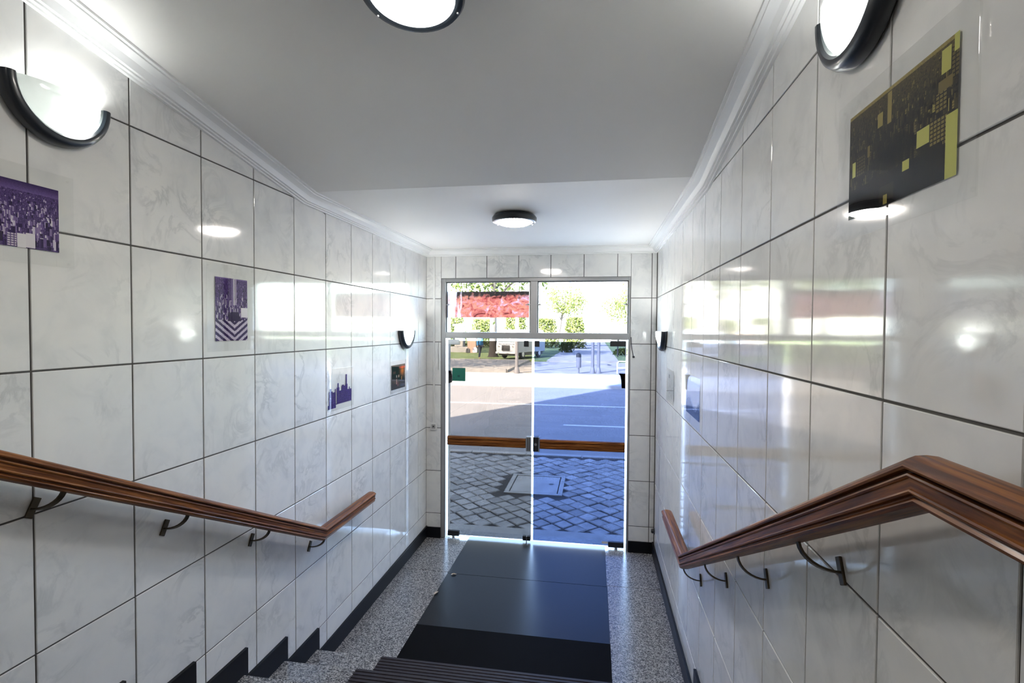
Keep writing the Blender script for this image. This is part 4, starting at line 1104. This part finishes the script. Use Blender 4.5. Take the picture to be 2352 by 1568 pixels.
# walker in a blue jacket
def skinned(name, joints, edges, radii, mtl, parent, sub=2):
    me = bpy.data.meshes.new(name); me.from_pydata(joints, edges, [])
    o = bpy.data.objects.new(name, me); COL.objects.link(o); o.parent = parent
    me.materials.append(mtl)
    sk = o.modifiers.new('skin', 'SKIN'); sk.use_smooth_shade = True
    me.skin_vertices.new() if not me.skin_vertices else None
    for i, r in enumerate(radii):
        sv = me.skin_vertices[0].data[i]; sv.radius = (r, r) if not isinstance(r, tuple) else r
        sv.use_root = (i == 0)
    ss = o.modifiers.new('smooth', 'SUBSURF'); ss.levels = sub; ss.render_levels = sub
    return o
ps = empty('person', (-7.92, 34.72, GZ + .14)); tag(ps, 'person in a blue jacket and dark trousers walking with two bags across the road', 'person')
J = [(0, 0, .93), (0, 0, 1.12), (0, 0, 1.32), (0, .0, 1.45), (0, -.01, 1.54), (0, -.02, 1.63), (0, -.02, 1.70),
     (-.17, 0, 1.40), (-.25, .02, 1.14), (-.27, -.04, .90), (-.27, -.06, .82), (.17, 0, 1.40), (.25, .03, 1.14), (.27, .0, .90), (.27, -.02, .82),
     (-.09, 0, .88), (-.10, -.10, .50), (-.10, -.02, .08), (-.10, -.16, .03), (.09, 0, .88), (.10, .08, .50), (.10, .22, .10), (.10, .10, .03)]
Ed = [(0, 1), (1, 2), (2, 3), (3, 4), (4, 5), (5, 6), (3, 7), (7, 8), (8, 9), (9, 10), (3, 11), (11, 12), (12, 13), (13, 14), (0, 15), (15, 16), (16, 17), (17, 18), (0, 19), (19, 20), (20, 21), (21, 22)]
Ra = [(.14, .10), (.13, .095), (.15, .10), (.075, .065), .052, (.078, .092), (.062, .075), .058, .043, .032, .034, .058, .043, .032, .034, .082, .055, .040, .035, .082, .055, .040, .035]
skinned('body', J, Ed, Ra, M_SKIN, ps)
skinned('jacket', [J[i] for i in (1, 2, 3, 7, 8, 9, 11, 12, 13, 0)], [(0, 1), (1, 2), (2, 3), (3, 4), (4, 5), (2, 6), (6, 7), (7, 8), (0, 9)], [(.165, .125), (.19, .13), (.095, .085), .075, .062, .050, .075, .062, .050, (.175, .13)], M_JACKET, ps)
skinned('trousers', [J[i] for i in (0, 15, 16, 17, 19, 20, 21)], [(0, 1), (1, 2), (2, 3), (0, 4), (4, 5), (5, 6)], [(.155, .115), .10, .075, .060, .10, .075, .060], M_TROUS, ps)
mb = MB(); mb.lathe([(.0, .125), (.05, .115), (.085, .07), (.098, .01), (.09, -.04), (.07, -.05)], (0, .0, 1.645), 18); mb.v = [(x, y * 1.05 + .012, z) for x, y, z in mb.v]; h_ = mb.obj('hair', M_HAIR, None, smooth=60); h_.parent = ps
mb = MB()
for sx in (-1, 1):
    mb.lathe([(0, -.006), (.012, -.004), (.012, .004), (0, .006)], (sx * .03, -.105, 1.645), 8, 'y')
mb.lathe([(0, -.024), (.016, 0), (.018, .02)], (0, -.105, 1.615), 8, 'y')
f_ = mb.obj('face', M_SKIN, None, smooth=60); f_.parent = ps
ps.rotation_euler = (0, 0, 1.0)
def bag(loc, mtl, sc, label):
    b = empty('carrier_bag', loc); tag(b, label, 'bag')
    mb = MB(); mb.rings([[(sx * w_ * sc, sy * d_ * sc, z * sc) for sx, sy in ((-1, -1), (1, -1), (1, 1), (-1, 1))] for w_, d_, z in ((.13, .06, -.42), (.16, .08, -.38), (.15, .07, -.15), (.07, .03, -.05))]); o = mb.obj('sack', mtl, None); o.parent = b
    mb = MB(); mb.tube([(-.05 * sc, 0, -.06 * sc), (-.03 * sc, 0, .01), (.03 * sc, 0, .01), (.05 * sc, 0, -.06 * sc)], .008, 6); o = mb.obj('handle', mtl, None); o.parent = b
bag((-8.20, 34.40, GZ + .99), M_BAG, 1.0, 'white carrier bag held by the person in the blue jacket')
bag((-8.72, 34.50, GZ + .92), M_BAGD, .9, 'black shopping bag held by the person in the blue jacket')

# trees and shrubs
def tree(x, y, h, r0, crown_r, crown_z, nleaf, label, mtl, lean=0.0, leaf=.16, seed=0, group='park trees', squash=.75, hole=0.0):
    r_ = random.Random(seed)
    t = empty('tree', (x, y, GZ)); tag(t, label, 'tree', group)
    mb = MB()
    mb.tube([(x, y, GZ), (x, y, GZ + .25), (x + lean * .15, y, GZ + 1.0), (x + lean * .5, y, GZ + h * .45), (x + lean, y, GZ + h * .8)], [r0 * 1.75, r0 * 1.25, r0, r0 * .85, r0 * .35], 14)
    mb.obj('trunk', M_BARK, t, smooth=50)
    for k in range(6):
        a = k * 1.05 + r_.random(); zz = GZ + h * r_.uniform(.40, .62); L = crown_r * r_.uniform(.6, .9)
        x0 = x + lean * (zz / h)
        mb = MB(); mb.tube([(x0, y, zz), (x0 + math.cos(a) * L * .4, y + math.sin(a) * L * .4, zz + L * .35), (x0 + math.cos(a) * L, y + math.sin(a) * L, zz + L * .7)], [r0 * .4, r0 * .25, r0 * .08], 7)
        mb.obj('branch', M_BARK, t, smooth=50)
    # foliage: leaf clumps
    V = []; F = []
    clumps = []
    for k in range(26):
        u = r_.gauss(0, 1), r_.gauss(0, 1), r_.gauss(0, 1); L = math.sqrt(sum(q * q for q in u)) or 1; rr = crown_r * (.35 + .6 * r_.random() ** .5)
        clumps.append((x + lean + u[0] / L * rr, y + u[1] / L * rr, crown_z + u[2] / L * rr * squash))
    for k in range(nleaf):
        c = clumps[r_.randrange(len(clumps))]; s_ = crown_r * .24
        p = (c[0] + r_.gauss(0, s_), c[1] + r_.gauss(0, s_), c[2] + r_.gauss(0, s_ * .8))
        a = Vector((r_.gauss(0, 1), r_.gauss(0, 1), r_.gauss(0, 1))).normalized(); b = a.orthogonal().normalized()
        q = leaf * r_.uniform(.6, 1.4); o = len(V); pv = Vector(p)
        V += [tuple(pv - a * q), tuple(pv + b * q * .5), tuple(pv + a * q), tuple(pv - b * q * .5)]; F.append((o, o + 1, o + 2, o + 3))
    me = bpy.data.meshes.new('foliage'); me.from_pydata(V, [], F); me.materials.append(mtl)
    o = bpy.data.objects.new('foliage', me); COL.objects.link(o); setpar(o, t)
    return t
def shrub(x, y, w_, h, n, label, mtl, seed, leaf=.12):
    r_ = random.Random(seed); t = empty('shrub', (x, y, GZ)); tag(t, label, 'shrub', 'park shrubs')
    V = []; F = []
    for k in range(n):
        a = r_.uniform(0, 6.283); q = math.sqrt(r_.random()); zz = r_.random() ** .8
        p = Vector((x + math.cos(a) * q * w_ * (1 - .35 * zz), y + math.sin(a) * q * w_ * .6 * (1 - .35 * zz), GZ + .12 + zz * h))
        d = Vector((r_.gauss(0, 1), r_.gauss(0, 1), r_.gauss(0, 1))).normalized(); b = d.orthogonal().normalized(); s_ = leaf * r_.uniform(.6, 1.4); o = len(V)
        V += [tuple(p - d * s_), tuple(p + b * s_ * .5), tuple(p + d * s_), tuple(p - b * s_ * .5)]; F.append((o, o + 1, o + 2, o + 3))
    me = bpy.data.meshes.new('foliage'); me.from_pydata(V, [], F); me.materials.append(mtl); o = bpy.data.objects.new('foliage', me); COL.objects.link(o); setpar(o, t)
    mb = MB()
    for k in range(5):
        a = k * 1.26; mb.tube([(x, y, GZ + .1), (x + math.cos(a) * w_ * .4, y + math.sin(a) * w_ * .3, GZ + h * .7)], [.035, .012], 6)
    mb.obj('stems', M_BARK, t)
tree(-7.62, 37.9, 9.5, .29, 3.9, 7.9, 6500, 'large park tree with a dark trunk beside the white van', M_LEAF, seed=1)
tree(-17.5, 45, 9.5, .26, 4.2, 6.8, 4200, 'leafy park tree far left behind the monument', M_LEAF, seed=3)
tree(-4.6, 62, 8.0, .14, 2.2, 5.6, 1500, 'thin pale tree seen through the right transom pane', M_LEAF2, lean=1.2, seed=4)
tree(4.6, 58, 7.0, .12, 2.4, 4.6, 1500, 'thin leaning tree at the right edge of the transom', M_LEAF2, lean=-1.0, seed=5)
tree(3.4, 31.5, 9.5, .22, 3.4, 8.6, 3600, 'park tree hidden right of the door, shading the pavement', M_LEAF, seed=6)
for i, (x, y, w_, h, s_) in enumerate(((-16.4, 58, 1.75, 3.4, 'leftmost'), (-12.7, 57, 1.75, 3.2, 'second from the left'), (-9.0, 58, 1.75, 3.5, 'middle'), (-5.4, 57, 1.6, 3.3, 'second from the right'), (-2.2, 56, 1.4, 3.4, 'rightmost'))):
    shrub(x, y, w_, h, 1500, 'tall yellow-green shrub behind the park, %s of the five' % s_, M_LEAF2, 20 + i, .16)
shrub(2.6, 43.0, 1.3, .55, 600, 'low clipped shrub beside the dark notice board', M_LEAF, 31, .10)
shrub(-2.5, 46.5, .8, .9, 500, 'small dark shrub at the end of the van', M_LEAF, 32, .10)

# pale buildings far behind the park
def block(nm, x0, x1, y, d, h, cols, rows_, label, z1=1.6):
    b = empty(nm, ((x0 + x1) / 2, y, GZ)); tag(b, label, 'building', 'buildings behind the park')
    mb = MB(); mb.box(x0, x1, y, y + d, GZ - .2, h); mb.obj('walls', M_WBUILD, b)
    mb = MB(); mb.bbox(x0 - .2, x1 + .2, y - .2, y + d + .2, h, h + .4, .05); mb.obj('parapet', M_WBUILD, b)
    cw = (x1 - x0) / cols; rh = (h - z1) / rows_
    for i in range(cols):
        for j in range(rows_):
            xc = x0 + cw * (i + .5); zc = z1 + rh * (j + .5)
            mb = MB(); mb.box(xc - .55, xc + .55, y - .04, y + .02, zc - .45, zc + .45); f = mb.obj('window', M_WINDK, b)
            mb = MB(); mb.bbox(xc - .65, xc + .65, y - .10, y - .0, zc - .58, zc - .46, .02); mb.obj('sill', M_WBUILD, f)
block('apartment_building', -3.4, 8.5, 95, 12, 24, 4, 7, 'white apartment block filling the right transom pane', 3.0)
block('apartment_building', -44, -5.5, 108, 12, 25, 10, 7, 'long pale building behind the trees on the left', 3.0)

# unseen trees, added out of view on the left to shade the park edge
tree(-11.5, 23.2, 9.0, .20, 3.4, 7.2, 3000, 'unseen tree added on the far pavement left of the doors for its shade', M_LEAF, seed=8, group='added shade trees')
tree(-18.5, 23.4, 9.0, .20, 3.4, 7.2, 2600, 'unseen tree added on the far pavement well left of the doors for its shade', M_LEAF, seed=9, group='added shade trees')
